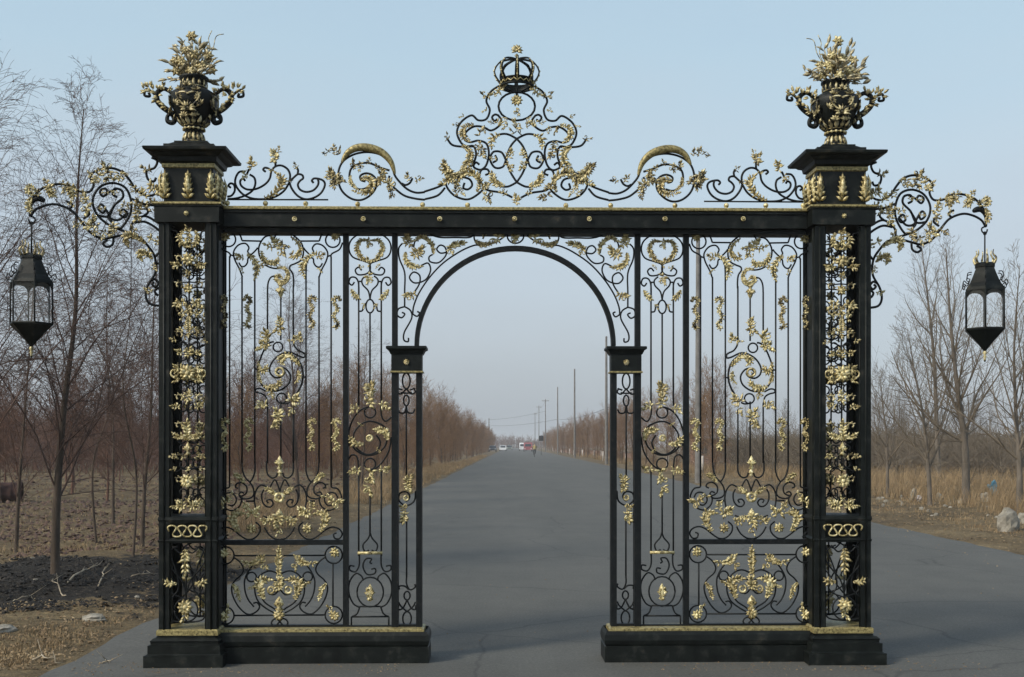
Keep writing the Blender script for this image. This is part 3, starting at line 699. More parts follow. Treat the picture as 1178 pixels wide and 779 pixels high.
mb = MB(); mb.box(-hw+.008, -hw+.014, -hw+.063, -.026, zB, zA); mb.build('side_plate', M['iron'], pil)
mb = MB()
z0, z1 = zz(602), zz(594); mb.stack([(-.01,z0),(-.002,z0+.01),(.006,z0+.03),(.004,z1),(-.02,z1+.008)], -hw, hw, -hw, hb)
z0, z1 = zz(624), zz(618); mb.stack([(-.02,z0),(.002,z0+.006),(.006,z0+.02),(-.01,z1)], -hw, hw, -hw, hb)
mb.box(-hw+.03, hw-.03, -hw+.03, hb-.03, z1-.004, zz(602)+.004)
mb.build('middle_band', M['iron'], pil)
mb = MB()      # base
zb3, zb2, zb1 = zz(752,-hw-.08), zz(740,-hw-.05), zz(732,-hw-.03)
mb.stack([(.085,0),(.085,zb3),(.07,zb3+.004),(.062,zb3+.01),(.062,zb2),(.045,zb2+.005),(.045,zb2+.02),(.05,zb2+.03),(.03,zb1),(.012,zb1+.004),(.012,zb1+.012)], -hw+.02, hw, -hw, hb)
base_o = mb.build('base', M['iron'], pil)
gb = MB(); gb.stack([(0,zb1+.013),(.014,zb1+.018),(.014,zb1+.052),(.004,zb1+.06)], -hw, hw, -hw, hb); gb.build('gilt_band', M['band'], base_o)
# head block and cornice
mb = MB(); zc0, zc1 = zz(259), zz(240); ze0, ze1 = zz(234), zz(196)
mb.stack([(.0,zc0-.004),(.024,zc0),(.026,zc1-.012),(.034,zc1-.006),(.034,zc1)], -hw, hw, -hw, hb)
mb.stack([(-.028,zc1+.034),(-.028,ze1)], -hw, hw, -hw, hb)
head = mb.build('frieze_block', M['iron'], pil)
gb = MB(); gb.stack([(.026,zc1+.001),(.042,zc1+.008),(.042,zc1+.02),(.01,zc1+.026),(-.02,zc1+.036)], -hw, hw, -hw, hb); gb.build('gilt_moulding', M['band'], head)
gb = MB(); gb.stack([(-.026,ze1-.001),(-.016,ze1+.005),(-.016,ze1+.03),(-.022,ze1+.034)], -hw, hw, -hw, hb); gb.build('gilt_band', M['band'], head)
zk = zz(171,-hw-.1)
mb = MB(); mb.stack([(-.026,ze1+.033),(.0,ze1+.045),(.006,ze1+.075),(.03,ze1+.085),(.045,ze1+.10),(.072,zk-.028),(.088,zk-.022),(.092,zk-.004),(.085,zk),(0,zk+.004)], -hw, hw, -hw, hb)
mb.stack([(-.025,zk+.002),(-.025,zk+.045),(-.05,zk+.05),(-.085,zk+.072),(-.085,zk+.082)], -hw, hw, -hw, hb)
mb.build('cornice', M['iron'], pil); ZTOP = zk+.082
# acanthus on the frieze
def side_place(o, rot):
    """put a front-face ornament on face rot (0 front, 1 outer side, 2 back, 3 inner side)"""
    o.rotation_euler = (0, 0, rot*math.pi/2); o.location = ((0,0,0),(0,-.05,0),(0,hb-hw,0),(0,-.05,0))[rot]
for rot in range(4):
    for cxq, sc_ in ((0,1.0),(-.163,.8),(.163,.8)) if rot % 2 == 0 else ((0,1.),(-.113,.8),(.113,.8)):
        gb = MB(); zc_ = (ze0+ze1)/2
        gb.leaf((cxq,-hw+.027,zc_-.10), (0,-.1,1), (0,-1,0), .21, .05, .1, .4)
        for i in range(5):
            for sg in (1,-1): gb.leaf((cxq,-hw+.024,zc_-.10+.038*i), (sg*(1-.12*i),-.3,.75), (0,-1,.2), .062-.006*i, .028, .3, .3)
        o = gb.build('acanthus_leaf', M['gold'], head); side_place(o, rot)
    gb = MB()
    for i in range(8): gb.leaf((0,-hw-.028,(zc0+zc1)/2), (math.cos(i*.785),-.3,math.sin(i*.785)), (0,-1,0), .022, .014)
    gb.ball((0,-hw-.036,(zc0+zc1)/2), .009); o = gb.build('rosette', M['gold'], head); side_place(o, rot)
# openwork ornament, same on the four faces
Px = lambda px: g(px, 500, -hw)[0]-pc
class PV:
    def __init__(s, x0, y0, sc): s.x0, s.y0, s.sc = x0, y0, sc
    def __call__(s, x, y, dy=0):
        q = g(s.x0+x/s.sc, s.y0+y/s.sc, -hw); return (q[0]-pc-.006, -hw+.018+dy, q[2])
    def D(s): pass
P1 = PV(930,250,6.49); P2 = PV(930,360,6.49); P3 = PV(930,470,6.49); P4 = PV(930,580,3.91)
orn, mb = part('openwork', pil)
c1 = 255
curve(mb, P1, [(c1,85),(c1,240)], .005); mb.tube([P1(c1,240), P3(c1+8,720)], .0065, 6)
curve(mb, P1, [(140,90),(120,75),(125,110),(165,125),(175,180),(215,235),(c1,255)], .006, ax=c1)
curve(mb, P1, [(200,385),(225,405),(c1,400)], .005, ax=c1); curve(mb, P1, [(130,490),(180,500),(c1,495)], .005, ax=c1)
curve(mb, P2, [(c1,170),(215,160),(195,120),(215,85),(240,85)], .006, ax=258); curve(mb, P2, [(c1,250),(290,235),(315,225)], .005, ax=258)
curve(mb, P2, [(c1,390),(200,400),(150,430),(135,460),(160,490),(200,500),(c1,520)], .006, ax=260)
circ(mb, P2, 160,460,26, ax=260)
curve(mb, P3, [(262,230),(215,260),(170,215),(150,200)], .006, ax=264); curve(mb, P3, [(262,460),(215,450),(185,470),(150,445)], .005, ax=264); curve(mb, P3, [(265,640),(225,690),(180,700)], .006, ax=265)
z_ = 168
curve(mb, P4, [(80,180),(100,230),(125,300),(135,370),(110,410),(85,440),(80,480),(100,515),(168,525)], .006, ax=z_)
curve(mb, P4, [(130,185),(95,205),(85,250),(110,290),(150,340),(168,400)], .006, ax=z_); curve(mb, P4, [(110,185),(140,215),(168,200)], .006, ax=z_)
curve(mb, P4, [(85,300),(110,335),(95,365),(115,400),(168,420)], .005, ax=z_); circ(mb, P4, z_,470,52, r=.006); line(mb, P4, z_,180,z_,525)
OV = PV(0,0,1)
for yq, dr in ((287,1),(313,-1),(345,1),(372,-1),(398,1),(412,-1),(446,1),(470,-1),(516,1),(534,-1),(566,1)):
    for s2 in (1,-1):
        q = []
        for i in range(15):
            u = i/14; rr_ = 5.6*(1-.62*u); aa = math.pi*(1 if s2 > 0 else 0)+s2*dr*(1.2-u*5.4)
            q.append(OV(968.9+s2*8.2+rr_*math.cos(aa), yq-rr_*math.sin(aa)))
        mb.tube(q, .0058, 6); mb.tube([OV(968.9, yq+dr*5), OV(968.9+s2*3.5, yq+dr*6.5), q[2]], .0055, 6)
fill(orn, mb, M['bar'])
for yq in (300,330,358,386,424,458,490,526,552,578):
    for s2 in (1,-1):
        gb = MB(); q = []
        for i in range(13):
            u = i/12; rr_ = 4.6*(1-.6*u); aa = (math.pi if s2 > 0 else 0)-s2*(-.8+u*4.8)
            q.append(OV(968.9+s2*12.2+rr_*math.cos(aa), yq-rr_*math.sin(aa), -.008))
        gb.tube(q, [.008-.004*i/12 for i in range(13)], 6); gb.ball(q[-1], .008, 7, 5)
        for i in (1,3,5,7):
            t = Vector(q[i+1])-Vector(q[i]); a = math.degrees(math.atan2(t.z,t.x)); _leafs(gb, q[i], a+s2*55, 3.4*U, 1.6*U)
        gb.build('gilt_scroll', M['gold2'], orn)
spray(orn, P1, c1,120,90,6,8,200); acan(orn, P1, [(215,120),(190,160),(205,215),(245,235)], 5, ax=c1, r0=.010); spray(orn, P1, c1,180,-90,7,8,220)
rosette(orn, P1, c1,330,9,9,name='leaf_rosette'); spray(orn, P1, 165,380,180,6,8,240, ax=c1); spray(orn, P1, c1,440,90,6,6,220)
rosette(orn, P1, c1,545,7,8,name='leaf_rosette'); spray(orn, P1, 185,655,190,8,9,260, ax=c1); spray(orn, P1, c1,700,90,7,8,220); spray(orn, P1, 215,730,-150,5,7,160, ax=c1)
acan(orn, P2, [(c1,30),(c1,90),(c1,180)], 5, r0=.010); spray(orn, P2, 205,135,190,6,6,220, ax=c1); spray(orn, P2, 140,215,180,4,5,200, ax=c1)
spray(orn, P2, 258,300,90,7,8,240); spray(orn, P2, 195,305,180,6,7,240, ax=258)
rosette(orn, P2, 260,455,11,12,name='leaf_rosette'); spray(orn, P2, 185,430,170,6,8,200, ax=260); spray(orn, P2, 185,500,190,6,8,200, ax=260); gring(orn, P2, 160,458,4.2,.007, ax=260)
spray(orn, P2, 262,625,90,8,9,300); spray(orn, P2, 175,700,150,6,7,220, ax=262)
acan(orn, P3, [(264,225),(264,170),(264,105)], 7, r0=.012); acan(orn, P3, [(262,235),(225,212),(195,215),(165,190)], 5, r0=.012, ax=264); bud(orn, P3, 264,300,16,3.4)
spray(orn, P3, 160,355,170,5,5.5,200, ax=264); spray(orn, P3, 175,450,160,4,5,160, ax=264); rosette(orn, P3, 265,540,9.5,11,name='leaf_rosette'); spray(orn, P3, 265,460,90,4,6,120)
spray(orn, P3, 205,720,160,8,10,240, ax=265); spray(orn, P3, 265,690,90,5,6,140)
acan(orn, P4, [(z_,200),(z_,240),(z_,300)], 8, r0=.012); acan(orn, P4, [(128,350),(100,352),(82,340)], 6, r0=.014, ax=z_); rosette(orn, P4, z_,455,10,10,name='leaf_rosette'); spray(orn, P4, z_,485,-90,5,9,100)
gb = MB(); P = []
for i in range(91): t = i/90; P.append((-.128+.256*t-.020*math.sin(t*math.pi*14), -hw-.004, (zz(602)+zz(618))/2 + .040*math.sin(t*math.pi*7)))
gb.tube(P, .0062, 6); gb.build('gilt_serpentine', M['gold'], orn)
for rot in (1, 2):
    c_ = copy_tree(orn, pil); side_place(c_, rot)
    if rot == 1: c_.scale = (.66, 1, 1)
# ---- lamp bracket (part of the pillar)
Bv = View(990,170,4.1,-.05)
brk, mb = part('lamp_bracket', pil, OFF)
BC = [[(75,68),(50,82),(62,115),(96,132),(90,170),(65,178),(55,160)],
 [(20,180),(38,200),(62,238),(100,246),(140,224),(170,180),(202,145),(250,130),(310,145),(341,175),(325,210),(345,246),(392,244),(432,222),(480,220),(530,236),(560,262),(585,300),(592,345)],
 [(592,350),(590,372),(570,342),(530,320),(480,312),(420,335),(380,380),(340,430),(290,456),(240,446),(190,434),(130,440),(90,480),(60,530),(58,600),(90,660),(100,712),(80,748),(20,756)],
 [(240,448),(244,480),(268,493),(286,478),(265,462)],
 [(160,425),(215,410),(270,385),(315,340),(329,280),(300,222),(245,198),(190,215),(165,270),(166,330),(190,380),(215,412)],
 [(310,350),(262,352),(236,300),(200,262),(205,230),(235,224),(243,250),(224,262)],[(228,226),(258,240),(285,262),(298,240),(275,226),(262,248)],
 [(180,330),(200,316),(212,340),(190,352),(180,330),(215,365),(250,362),(268,330),(290,300),(305,320),(285,338),(275,318)], [(235,300),(262,352),(240,385)],
 [(20,385),(60,360),(110,342),(160,380),(165,425)], [(20,425),(60,390),(105,368),(150,375)], [(60,290),(110,285),(162,265)],[(110,285),(90,320),(110,342)],
 [(60,530),(35,500),(20,495)],[(55,555),(35,560),(20,550)], [(62,645),(72,655),(58,668),(45,650),(60,632),(78,640)],[(45,708),(55,700),(60,685),(45,672),(30,680)],
 [(430,330),(415,310),(440,295)],[(370,370),(345,350),(350,330)]]
for c_ in BC: curve(mb, Bv, c_, .0090)
P = smooth([Bv(530,300), Bv(560,290), Bv(585,312), Bv(592,355)], 5); mb.tube(P, [.012,.016,.019,.021,.022,.022,.02,.018,.017,.016,.014,.012,.010,.009,.008,.006][:len(P)], 8)
curve(mb, Bv, [(592,370),(572,380),(575,398),(592,402),(598,385)], .006)
mb.box(pc+hw-.002, pc+hw+.006, -.03, .03, g(1000,180,0)[2], g(1000,165,0)[2]) if False else None
fill(brk, mb, M['bar'])
for a_ in [(spray,100,130,0,5,6,220),(spray,55,215,200,8,9,300),(spray,110,240,60,6,6,220),(spray,190,160,100,4,5,200),(spray,215,175,-60,6,7,240),(spray,262,150,90,5,8,120),(spray,262,175,-90,7,7,260),(spray,310,185,-60,6,7,260),(spray,335,175,40,4,5,200),
           (spray,410,250,-100,6,7,200),(spray,460,222,90,5,4.5,220),(spray,500,255,-110,6,7,200),(spray,520,220,70,5,5,200),(spray,358,290,60,6,7,260),(spray,358,330,-60,6,7,260),(spray,325,385,60,7,7.5,300),(spray,320,420,-120,6,6,240),(spray,240,415,-90,7,8,240),
           (spray,235,245,0,4,3.5,300),(spray,275,245,0,4,3.5,300),(spray,205,330,0,4,3.5,300),(spray,288,318,0,4,3.5,300),(spray,130,300,100,7,8,260),(spray,135,350,-80,6,7,260),(spray,100,300,200,5,7,200),(spray,60,455,200,6,8,260),(spray,100,520,-10,6,7,200),(spray,420,310,60,4,4.5,260),(spray,65,580,-100,5,5,200),(spray,150,215,60,5,6,200),(spray,290,145,80,5,6,200),(spray,370,262,-90,5,5.5,200),(spray,440,238,-70,6,6.5,220),(spray,560,262,60,5,5.5,200),(spray,180,300,180,5,6,220),(spray,340,400,0,6,7,240),(spray,285,440,-60,5,6,200),(spray,150,415,90,5,6,200),(spray,45,330,0,5,6,200),(spray,390,395,-30,5,6,200),(spray,90,690,0,4,5,200),(spray,75,270,0,5,6,220)]:
    a_ = list(a_); a_[5] *= 1.3
    spray(brk, Bv, *a_[1:], m=M['gold'] if a_[4] % 2 == 0 else G2)
for p_, w_ in (([(400,230),(425,245),(415,280)],5),([(500,225),(515,250),(490,275)],5),([(100,470),(150,440),(190,445),(180,478)],6),([(70,540),(100,515),(130,520),(120,545)],5),([(560,262),(590,240),(602,262),(580,275)],4.5),([(585,285),(598,320),(592,350)],5)):
    acan(brk, Bv, p_, w_, r0=.011)
# the left pillar
pil2 = copy_tree(pil, None); pil2.matrix_world = pillar_matrix(-1) @ Matrix.Scale(-1, 4, (1,0,0))
SWING = R(-15); Pv = Vector((hw,-.05,0)); SW = Matrix.Translation(Pv) @ Matrix.Rotation(SWING, 4, 'Z') @ Matrix.Translation(-Pv)
for o in pil2.children:
    if o.name.startswith('lamp_bracket'): o.matrix_basis = SW
pil2['label'] = 'square openwork iron pillar with gilded ornament, left of the arch, seen against bare trees and burnt ground'

# ------------------------------------------------------------ urns with flowers on the pillars
HP = .0062
def make_urn(seed, label, sign):
    rr = random.Random(seed)
    t = empty('flower_urn', (0,0,0), 0, label, 'urn', 'urns on the gate pillars')
    t.matrix_world = GM @ Matrix.Translation((sign*pc, -.03, ZTOP))
    h = lambda px: px*HP
    mb = MB()
    mb.lathe([(h(13),0),(h(12.5),h(3)),(h(9),h(8)),(h(8.5),h(13)),(h(11.5),h(15.5)),(h(11.5),h(17.5)),(h(9.5),h(19)),(h(14),h(24)),(h(21),h(33)),(h(26),h(44)),(h(27.5),h(52)),(h(26),h(58)),(h(20),h(62)),(h(14.5),h(64.5)),(h(13.5),h(68)),(h(14.5),h(74)),(h(17),h(76)),(h(17),h(78)),(h(12),h(78))], 0, 0, 32)
    body = mb.build('bowl', M['iron'], t)
    for nm, r_q, z_q, q in (('foot_leaves',13,1,0),('bead_ring',12,16.5,1),('calyx_leaves',11.5,20.5,2),('neck_leaves',14.6,66,3)):
        gb = MB(); gb.tube([(h(r_q)*math.cos(k*math.pi/14), h(r_q)*math.sin(k*math.pi/14), h(z_q)) for k in range(29)], h(.6), 5, False)
        for k in range(14):
            a_ = k*2*math.pi/14; ca, sa = math.cos(a_), math.sin(a_)
            if q == 0: gb.leaf((h(13)*ca, h(13)*sa, h(.5)), (-.35*ca,-.35*sa,1), (ca,sa,0), h(14), h(5), .1, .3)
            elif q == 1: gb.ball((h(12)*ca, h(12)*sa, h(16.5)), h(1.7), 8, 5)
            elif q == 2: gb.leaf((h(11)*ca, h(11)*sa, h(20)), (.75*ca,.75*sa,.8), (ca,sa,-.6), h(13), h(5.4), .1, .3)
            else: gb.leaf((h(14.5)*ca, h(14.5)*sa, h(65)), (0,0,1), (ca,sa,0), h(10), h(4.0), .1, .3)
        gb.build(nm, M['gold2'] if q != 1 else M['gold'], body)
    gb = MB()
    for k in range(4):
        a_ = -math.pi/2+k*math.pi/2; ca, sa = math.cos(a_), math.sin(a_); tx, ty = -sa, ca
        P = []
        for i in range(25):
            u = i/24*2*math.pi; xx = 13*math.sin(u)**3; z_ = 46+ (12*math.cos(u)-4.5*math.cos(2*u)-1.5*math.cos(3*u))*.75
            r_q = 28.2-abs(xx)*.22-max(0,(47-z_))*.28
            P.append((h(r_q)*ca+h(xx)*tx, h(r_q)*sa+h(xx)*ty, h(z_)))
        gb.tube(P, h(1.1), 6)
        for i in range(9):
            q = (i-4)*.45; gb.leaf((h(24)*ca, h(24)*sa, h(34)), (math.sin(q)*tx+.3*ca, math.sin(q)*ty+.3*sa, math.cos(q)), (ca,sa,0), h(11), h(4), .2, .3)
        gb.ball((h(25.5)*ca, h(25.5)*sa, h(35)), h(2.2), 8, 6)
        for (q0, z_, a0) in ((-9,56,0),(9,56,0),(-15,40,1),(15,40,-1),(0,60,0),(-12,48,1),(12,48,-1),(-6,27,0),(6,27,0)):
            for i in range(5):
                q = a0*.8+(i-2)*.6; rq = (27.5 if z_ > 38 else 21)-abs(q0)*.3
                gb.leaf((h(rq)*ca+h(q0)*tx, h(rq)*sa+h(q0)*ty, h(z_)), (math.sin(q)*tx+.1*ca, math.sin(q)*ty+.1*sa, math.cos(q)), (ca,sa,0), h(7), h(3.4), .2, .35)
    gb.build('gilt_relief', M['gold2'], body)
    for sg in (1,-1):
        hb = MB(); P = smooth([(h(x*sg),0,h(z)) for x,z in ((21,37),(30,34),(31,27),(25,25),(22.5,30),(26,36),(36,43),(43,51),(43,60),(36,65),(29,62),(24,57))], 6); N = len(P)
        hb.tube(P, [h(1.7+1.9*math.sin(math.pi*i/(N-1))) for i in range(N)], 8)
        P = smooth([(h(x*sg),0,h(z)) for x,z in ((42,53),(49,61),(56,64),(58,57),(52,56),(53,60))], 6); hb.tube(P, h(1.6), 7)
        ho = hb.build('handle', M['iron'], t)
        gb = MB()
        for x,z,a_ in ((33,44,20),(37,48,15),(41,53,10),(44,58,30),(41,63,90),(47,63,80),(52,65,70),(36,62,100),(55,60,0),(50,60,45),(40,56,170),(44,50,-20),(35,66,110),(30,40,-10),(32,42,10),(57,64,40),(49,66,100),(28,62,150)):
            for q in range(3): _leafs(gb, (h((x+rr.uniform(-.6,.6))*sg), rr.uniform(-.02,-.005), h(z+rr.uniform(-.6,.6))), (a_ if sg > 0 else 180-a_)+rr.uniform(-35,35), h(rr.uniform(5,8)), h(3.0), -.012)
        gb.build('gilt_leaf', M['gold'], ho)
    # bouquet
    fb = MB(); lb = MB(); top = Vector((0,0,h(76)))
    for i in range(44):
        a_ = rr.uniform(0,2*math.pi); el_ = R(86)*rr.random()**.95+R(3); L = h(rr.uniform(28,40))*(.95+.25*math.sin(el_))*(1 if rr.random() < .6 else .62)
        d = Vector((math.cos(a_)*math.cos(el_), math.sin(a_)*math.cos(el_)*.6, math.sin(el_)))
        b_ = top+Vector((d.x*h(5), d.y*h(5), 0)); mid = b_+d*L*.5+Vector((0,0,h(1))); e_ = b_+d*L-Vector((0,0,h(3)*math.cos(el_)))
        lb.tube([tuple(b_), tuple(mid), tuple(e_)], h(.55), 5)
        for q in range(3):
            s0 = b_.lerp(e_, .5+.25*q); dd = (d+Vector((rr.uniform(-1.5,1.5), rr.uniform(-.9,.5), rr.uniform(-1.0,.7)))).normalized()
            lb.leaf(s0, dd, (rr.uniform(-.5,.5), -1, rr.uniform(0,.6)), h(rr.uniform(10,17)), h(rr.uniform(3.6,5.4)), .25, .22)
    for (x,y,z,s_) in [(0,-8,56,5),(-9,-10,20,5.2),(9,-11,14,5.2),(-14,-8,8,4.6),(15,-6,30,4.4),(3,-12,30,4.4),(-6,-11,35,4.2),(-16,-4,24,4.2),(18,-6,10,4.4),(0,-13,6,4.6)]:
        c_ = Vector((h(x)*1.3, h(y), h(76+z*.85)))
        fb.tube([(0,0,h(76)), tuple(c_)], h(.6), 5)
        for ringn, (nn, ln, pr) in enumerate(((6,1.25,.25),(5,.85,.9))):
            for k in range(nn):
                q = k*2*math.pi/nn+ringn*.5; fb.leaf(c_, (math.cos(q), -pr, math.sin(q)), (0,-1,0), h(s_*ln*1.25), h(s_*1.05), .35, .3)
        fb.ball(tuple(c_-Vector((0,h(1.5),0))), h(s_*.3), 8, 6)
    lv = lb.build('gilt_foliage', M['gold3'], t); fb.build('gilt_flowers', M['gold'], t)
    wb = MB()
    for q in (0, 1):
        wb.tube(smooth([(h(sign*-12),0,h(96)),(h(sign*-(19+3*q)),0,h(112)),(h(sign*-(17+9*q)),0,h(124+3*q)),(h(sign*-(21+14*q)),0,h(134-4*q))], 5), h(.5), 5)
    wb.build('wire_tendrils', M['gold2'], t)
    return t
make_urn(5, 'iron urn with gilded handles and flowers on top of the right pillar', 1)
make_urn(9, 'iron urn with gilded handles and flowers on top of the left pillar', -1)

# ------------------------------------------------------------ hanging lanterns
def make_lantern(px, rot, label, sign):
    hook = Bv(586,400)
    t = empty('hanging_lantern', (0,0,0), 0, label, 'lantern', 'lanterns hung from the pillar brackets')
    hp = Vector((hook[0]-pc, -.05, 0)); hp = hp if sign > 0 else SW @ hp
    t.matrix_world = GM @ Matrix.Translation((sign*(pc+hp.x), hp.y, 0)) @ Matrix.Rotation(rot, 4, 'Z')
    zt_ = hook[2]; ph = .0064
    Z = lambda py: g(1137,py,0)[2]
    mb = MB(); mb.tube([(0,0,zt_+.006),(0,0,Z(303))], .006, 6)
    mb.tube([(.012*math.cos(i*.8), 0, zt_-.006+.012*math.sin(i*.8)) for i in range(9)], .004, 5)
    mb.build('hanging_rod', M['bar'], t)
    n = 6; Rr = .148
    mb = MB()
    mb.lathe([(.050,Z(310)),(.078,Z(309)),(.078,Z(306)),(.062,Z(304)),(.05,Z(303.5))], 0, 0, n, smooth=False)
    mb.lathe([(Rr*1.03,Z(336)),(Rr*.97,Z(332.5)),(.118,Z(327)),(.092,Z(318)),(.074,Z(311)),(.068,Z(307.5)),(.05,Z(307))], 0, 0, n, smooth=False)
    mb.build('roof', M['iron'], t)
    mb = MB(); zt2, zb2_ = Z(334.5), Z(380)
    for k in range(n):
        a0, a1 = k*math.pi/3, (k+1)*math.pi/3
        p0 = Vector((Rr*math.cos(a0), Rr*math.sin(a0), 0)); p1 = Vector((Rr*math.cos(a1), Rr*math.sin(a1), 0))
        mb.tube([(p0.x,p0.y,zb2_),(p0.x,p0.y,zt2)], .0058, 8)
        # arched head plate
        nrm = ((p0+p1)/2).normalized(); pts_o, N = [], 12; fr, bk = [], []
        zspr = zt2-.058
        outl = []
        for i in range(N+1):
            u = i/N; ang_ = math.pi*(1-u); xx = .5+.455*math.cos(ang_); z_ = zspr+.050*math.sin(ang_); outl.append((xx,z_))
        vs_, fs_ = [], []
        for lay in (0, 1):
            for (xx,z_) in outl:
                b_ = p0.lerp(p1, xx)*(1-.02*lay); vs_.append((b_.x,b_.y,z_))
            for (xx,z_) in outl:
                b_ = p0.lerp(p1, 0 if xx < .05 else 1 if xx > .95 else xx)*(1-.02*lay); vs_.append((b_.x,b_.y,zt2))
        m_ = N+1
        for lay in (0, 1):
            o_ = lay*2*m_
            for i in range(N): fs_.append((o_+i, o_+i+1, o_+m_+i+1, o_+m_+i))
        for i in range(N): fs_.append((i, i+1, 2*m_+i+1, 2*m_+i))
        mb.add(vs_, fs_, False)
    mb.lathe([(Rr*1.03,zb2_-.008),(Rr*1.05,zb2_),(Rr*1.03,zb2_+.008),(Rr*.93,zb2_+.008)], 0, 0, n, smooth=False)
    frame = mb.build('frame', M['iron'], t)
    for k in range(n):
        a0, a1 = k*math.pi/3, (k+1)*math.pi/3; q = .96*Rr
        p0 = Vector((q*math.cos(a0), q*math.sin(a0), 0)); p1 = Vector((q*math.cos(a1), q*math.sin(a1), 0)); n_ = ((p0+p1)/2).normalized()*.003
        gl = MB(); vs_ = []
        for o_ in (Vector((0,0,0)), n_):
            for P_, z_ in ((p0,zb2_+.01),(p1,zb2_+.01),(p1,zt2-.004),(p0,zt2-.004)): vs_.append((P_.x-o_.x, P_.y-o_.y, z_))
        gl.add(vs_, [(0,1,2,3),(7,6,5,4),(0,4,5,1),(1,5,6,2),(2,6,7,3),(3,7,4,0)], False); gl.build('glass_pane', M['glass'], frame)
    mb = MB(); mb.lathe([(.004,Z(405.5)),(.05,Z(397)),(.10,Z(389)),(Rr*1.0,zb2_-.009),(Rr*.9,zb2_-.007)], 0, 0, n, smooth=False); mb.build('bottom_cone', M['iron'], t)
    gb = MB(); gb.lathe([(.004,Z(417)),(.010,Z(414.5)),(.006,Z(413)),(.014,Z(411)),(.007,Z(409)),(.016,Z(407)),(.012,Z(405)),(.004,Z(404))], 0, 0, 10); gb.build('finial', M['gold2'], t)
    gb = MB()
    for k in range(6):
        a_ = k*math.pi/3+.2; ca, sa = math.cos(a_), math.sin(a_)
        P = smooth([(.066*ca,.066*sa,Z(305)),(.080*ca,.080*sa,Z(299)),(.058*ca,.058*sa,Z(294)),(.062*ca,.062*sa,Z(289))], 4)
        gb.tube(P, [.012-.009*i/(len(P)-1) for i in range(len(P))], 6)
    gb.build('flame_leaves', M['gold2'], t)
    for k in range(6):
        a_ = k*math.pi/3; ca, sa = math.cos(a_), math.sin(a_); sc = MB()
        P = smooth([(.105,Z(315)),(.135,Z(316)),(.14,Z(322)),(.12,Z(323)),(.14,Z(328)),(.165,Z(325)),(.175,Z(329)),(.163,Z(332)),(.155,Z(329))], 4)
        sc.tube([(r0_*ca, r0_*sa, z_) for r0_, z_ in P], .0038, 5); sc.build('scroll', M['bar'], t)
    return t
make_lantern(1137, R(8), 'black six-sided lantern hanging from the right bracket against open sky', 1)
make_lantern(37, R(0), 'black six-sided lantern hanging from the left bracket in front of bare twigs', -1)

# ------------------------------------------------------------ ground, road
def W(px, py, D): return ((px-HX)/F*D, D, EYE+(HY-py)/F*D)
def gnd(px, py): D = EYE*F/(py-HY); return ((px-HX)/F*D, D)
import mathutils
nz = lambda x, y, s: mathutils.noise.noise((x*s, y*s, .3))
RL, RR = -3.25, 7.45
def burnt(x,y): return math.hypot((x+6.6)/3.6, (y-13.1)/2.9)
def terrain_z(x, y):
    e = max(RL-x, x-RR)
    if e < .1: return -.04
    f = min(1, (e-.1)/.8)
    z = -.04+.045*f + f*(.05*nz(x,y,.7)+.035*nz(x,y,2.3)+.02*nz(x,y,6))
    if x < RL and y < 24:
        q = burnt(x,y); z += .06*max(0,1-abs(q-.55)/.6)*(.6+.9*nz(x,y,1.3)) if q < 1.15 else 0
    if x < RL: z -= .12*min(1,max(0,e-1.2)/3) - .10*max(0,1-abs((x+6.2)/1.6))*max(0, 1-abs(y-13)/6)
    if x > RR: z += .15*min(1,max(0,e-1.5)/5)
    return z
def axis(lims):
    out = []
    for a, b, st in lims:
        v = a
        while v < b-1e-6: out.append(v); v += st
    out.append(lims[-1][1]); return out
xs = axis([(-1500,-300,200),(-300,-60,20),(-60,-16,2),(-16,-3.5,.16),(-3.5,7.4,1.2),(7.4,20,.3),(20,60,2),(60,300,20),(300,1500.1,200)])
ys = axis([(-60,4,8),(4,26,.18),(26,60,.8),(60,200,6),(200,600,40),(600,2400.1,300)])
mb = MB(); nx = len(xs)
mb.v = [(x, y, terrain_z(x, y)) for y in ys for x in xs]
for j in range(len(ys)-1):
    for i in range(nx-1): mb.f.append((j*nx+i, j*nx+i+1, (j+1)*nx+i+1, (j+1)*nx+i)); mb.sm.append(True)
m, nt, b = mat('verge_soil', .95, 0, .2)
c1_, n1 = noise_col(nt, .35, [(.35,(.080,.058,.034)),(.5,(.135,.10,.056)),(.65,(.21,.16,.09))], 10, .7, 'Object')
c2_, n2 = noise_col(nt, 9, [(.36,(.35,.33,.31)),(.52,(1,1,1)),(.66,(1.9,1.8,1.55))], 10, .85, 'Object')
base = mixc(nt, .85, c1_, c2_, 'MULTIPLY')
# burnt patch and pale road shoulder, by place
tc = nt.nodes.new('ShaderNodeTexCoord'); sp = nt.nodes.new('ShaderNodeSeparateXYZ'); nt.links.new(tc.outputs['Object'], sp.inputs[0])
def mth(op, a_, b_=None, c_=None):
    n_ = nt.nodes.new('ShaderNodeMath'); n_.operation = op
    for i, v in enumerate((a_, b_, c_)):
        if v is None: continue
        if isinstance(v, (int, float)): n_.inputs[i].default_value = v
        else: nt.links.new(v, n_.inputs[i])
    return n_.outputs[0]
_, n3 = noise_col(nt, .9, [(0,(0,0,0)),(1,(1,1,1))], 8, .75)
dx_ = mth('DIVIDE', mth('ADD', sp.outputs['X'], 6.6), 3.5); dy_ = mth('DIVIDE', mth('ADD', sp.outputs['Y'], -13.1), 2.6)
dist = mth('SQRT', mth('ADD', mth('MULTIPLY', dx_, dx_), mth('MULTIPLY', dy_, dy_)))
dist = mth('ADD', dist, mth('MULTIPLY', mth('SUBTRACT', n3.outputs['Fac'], .5), 2.6))
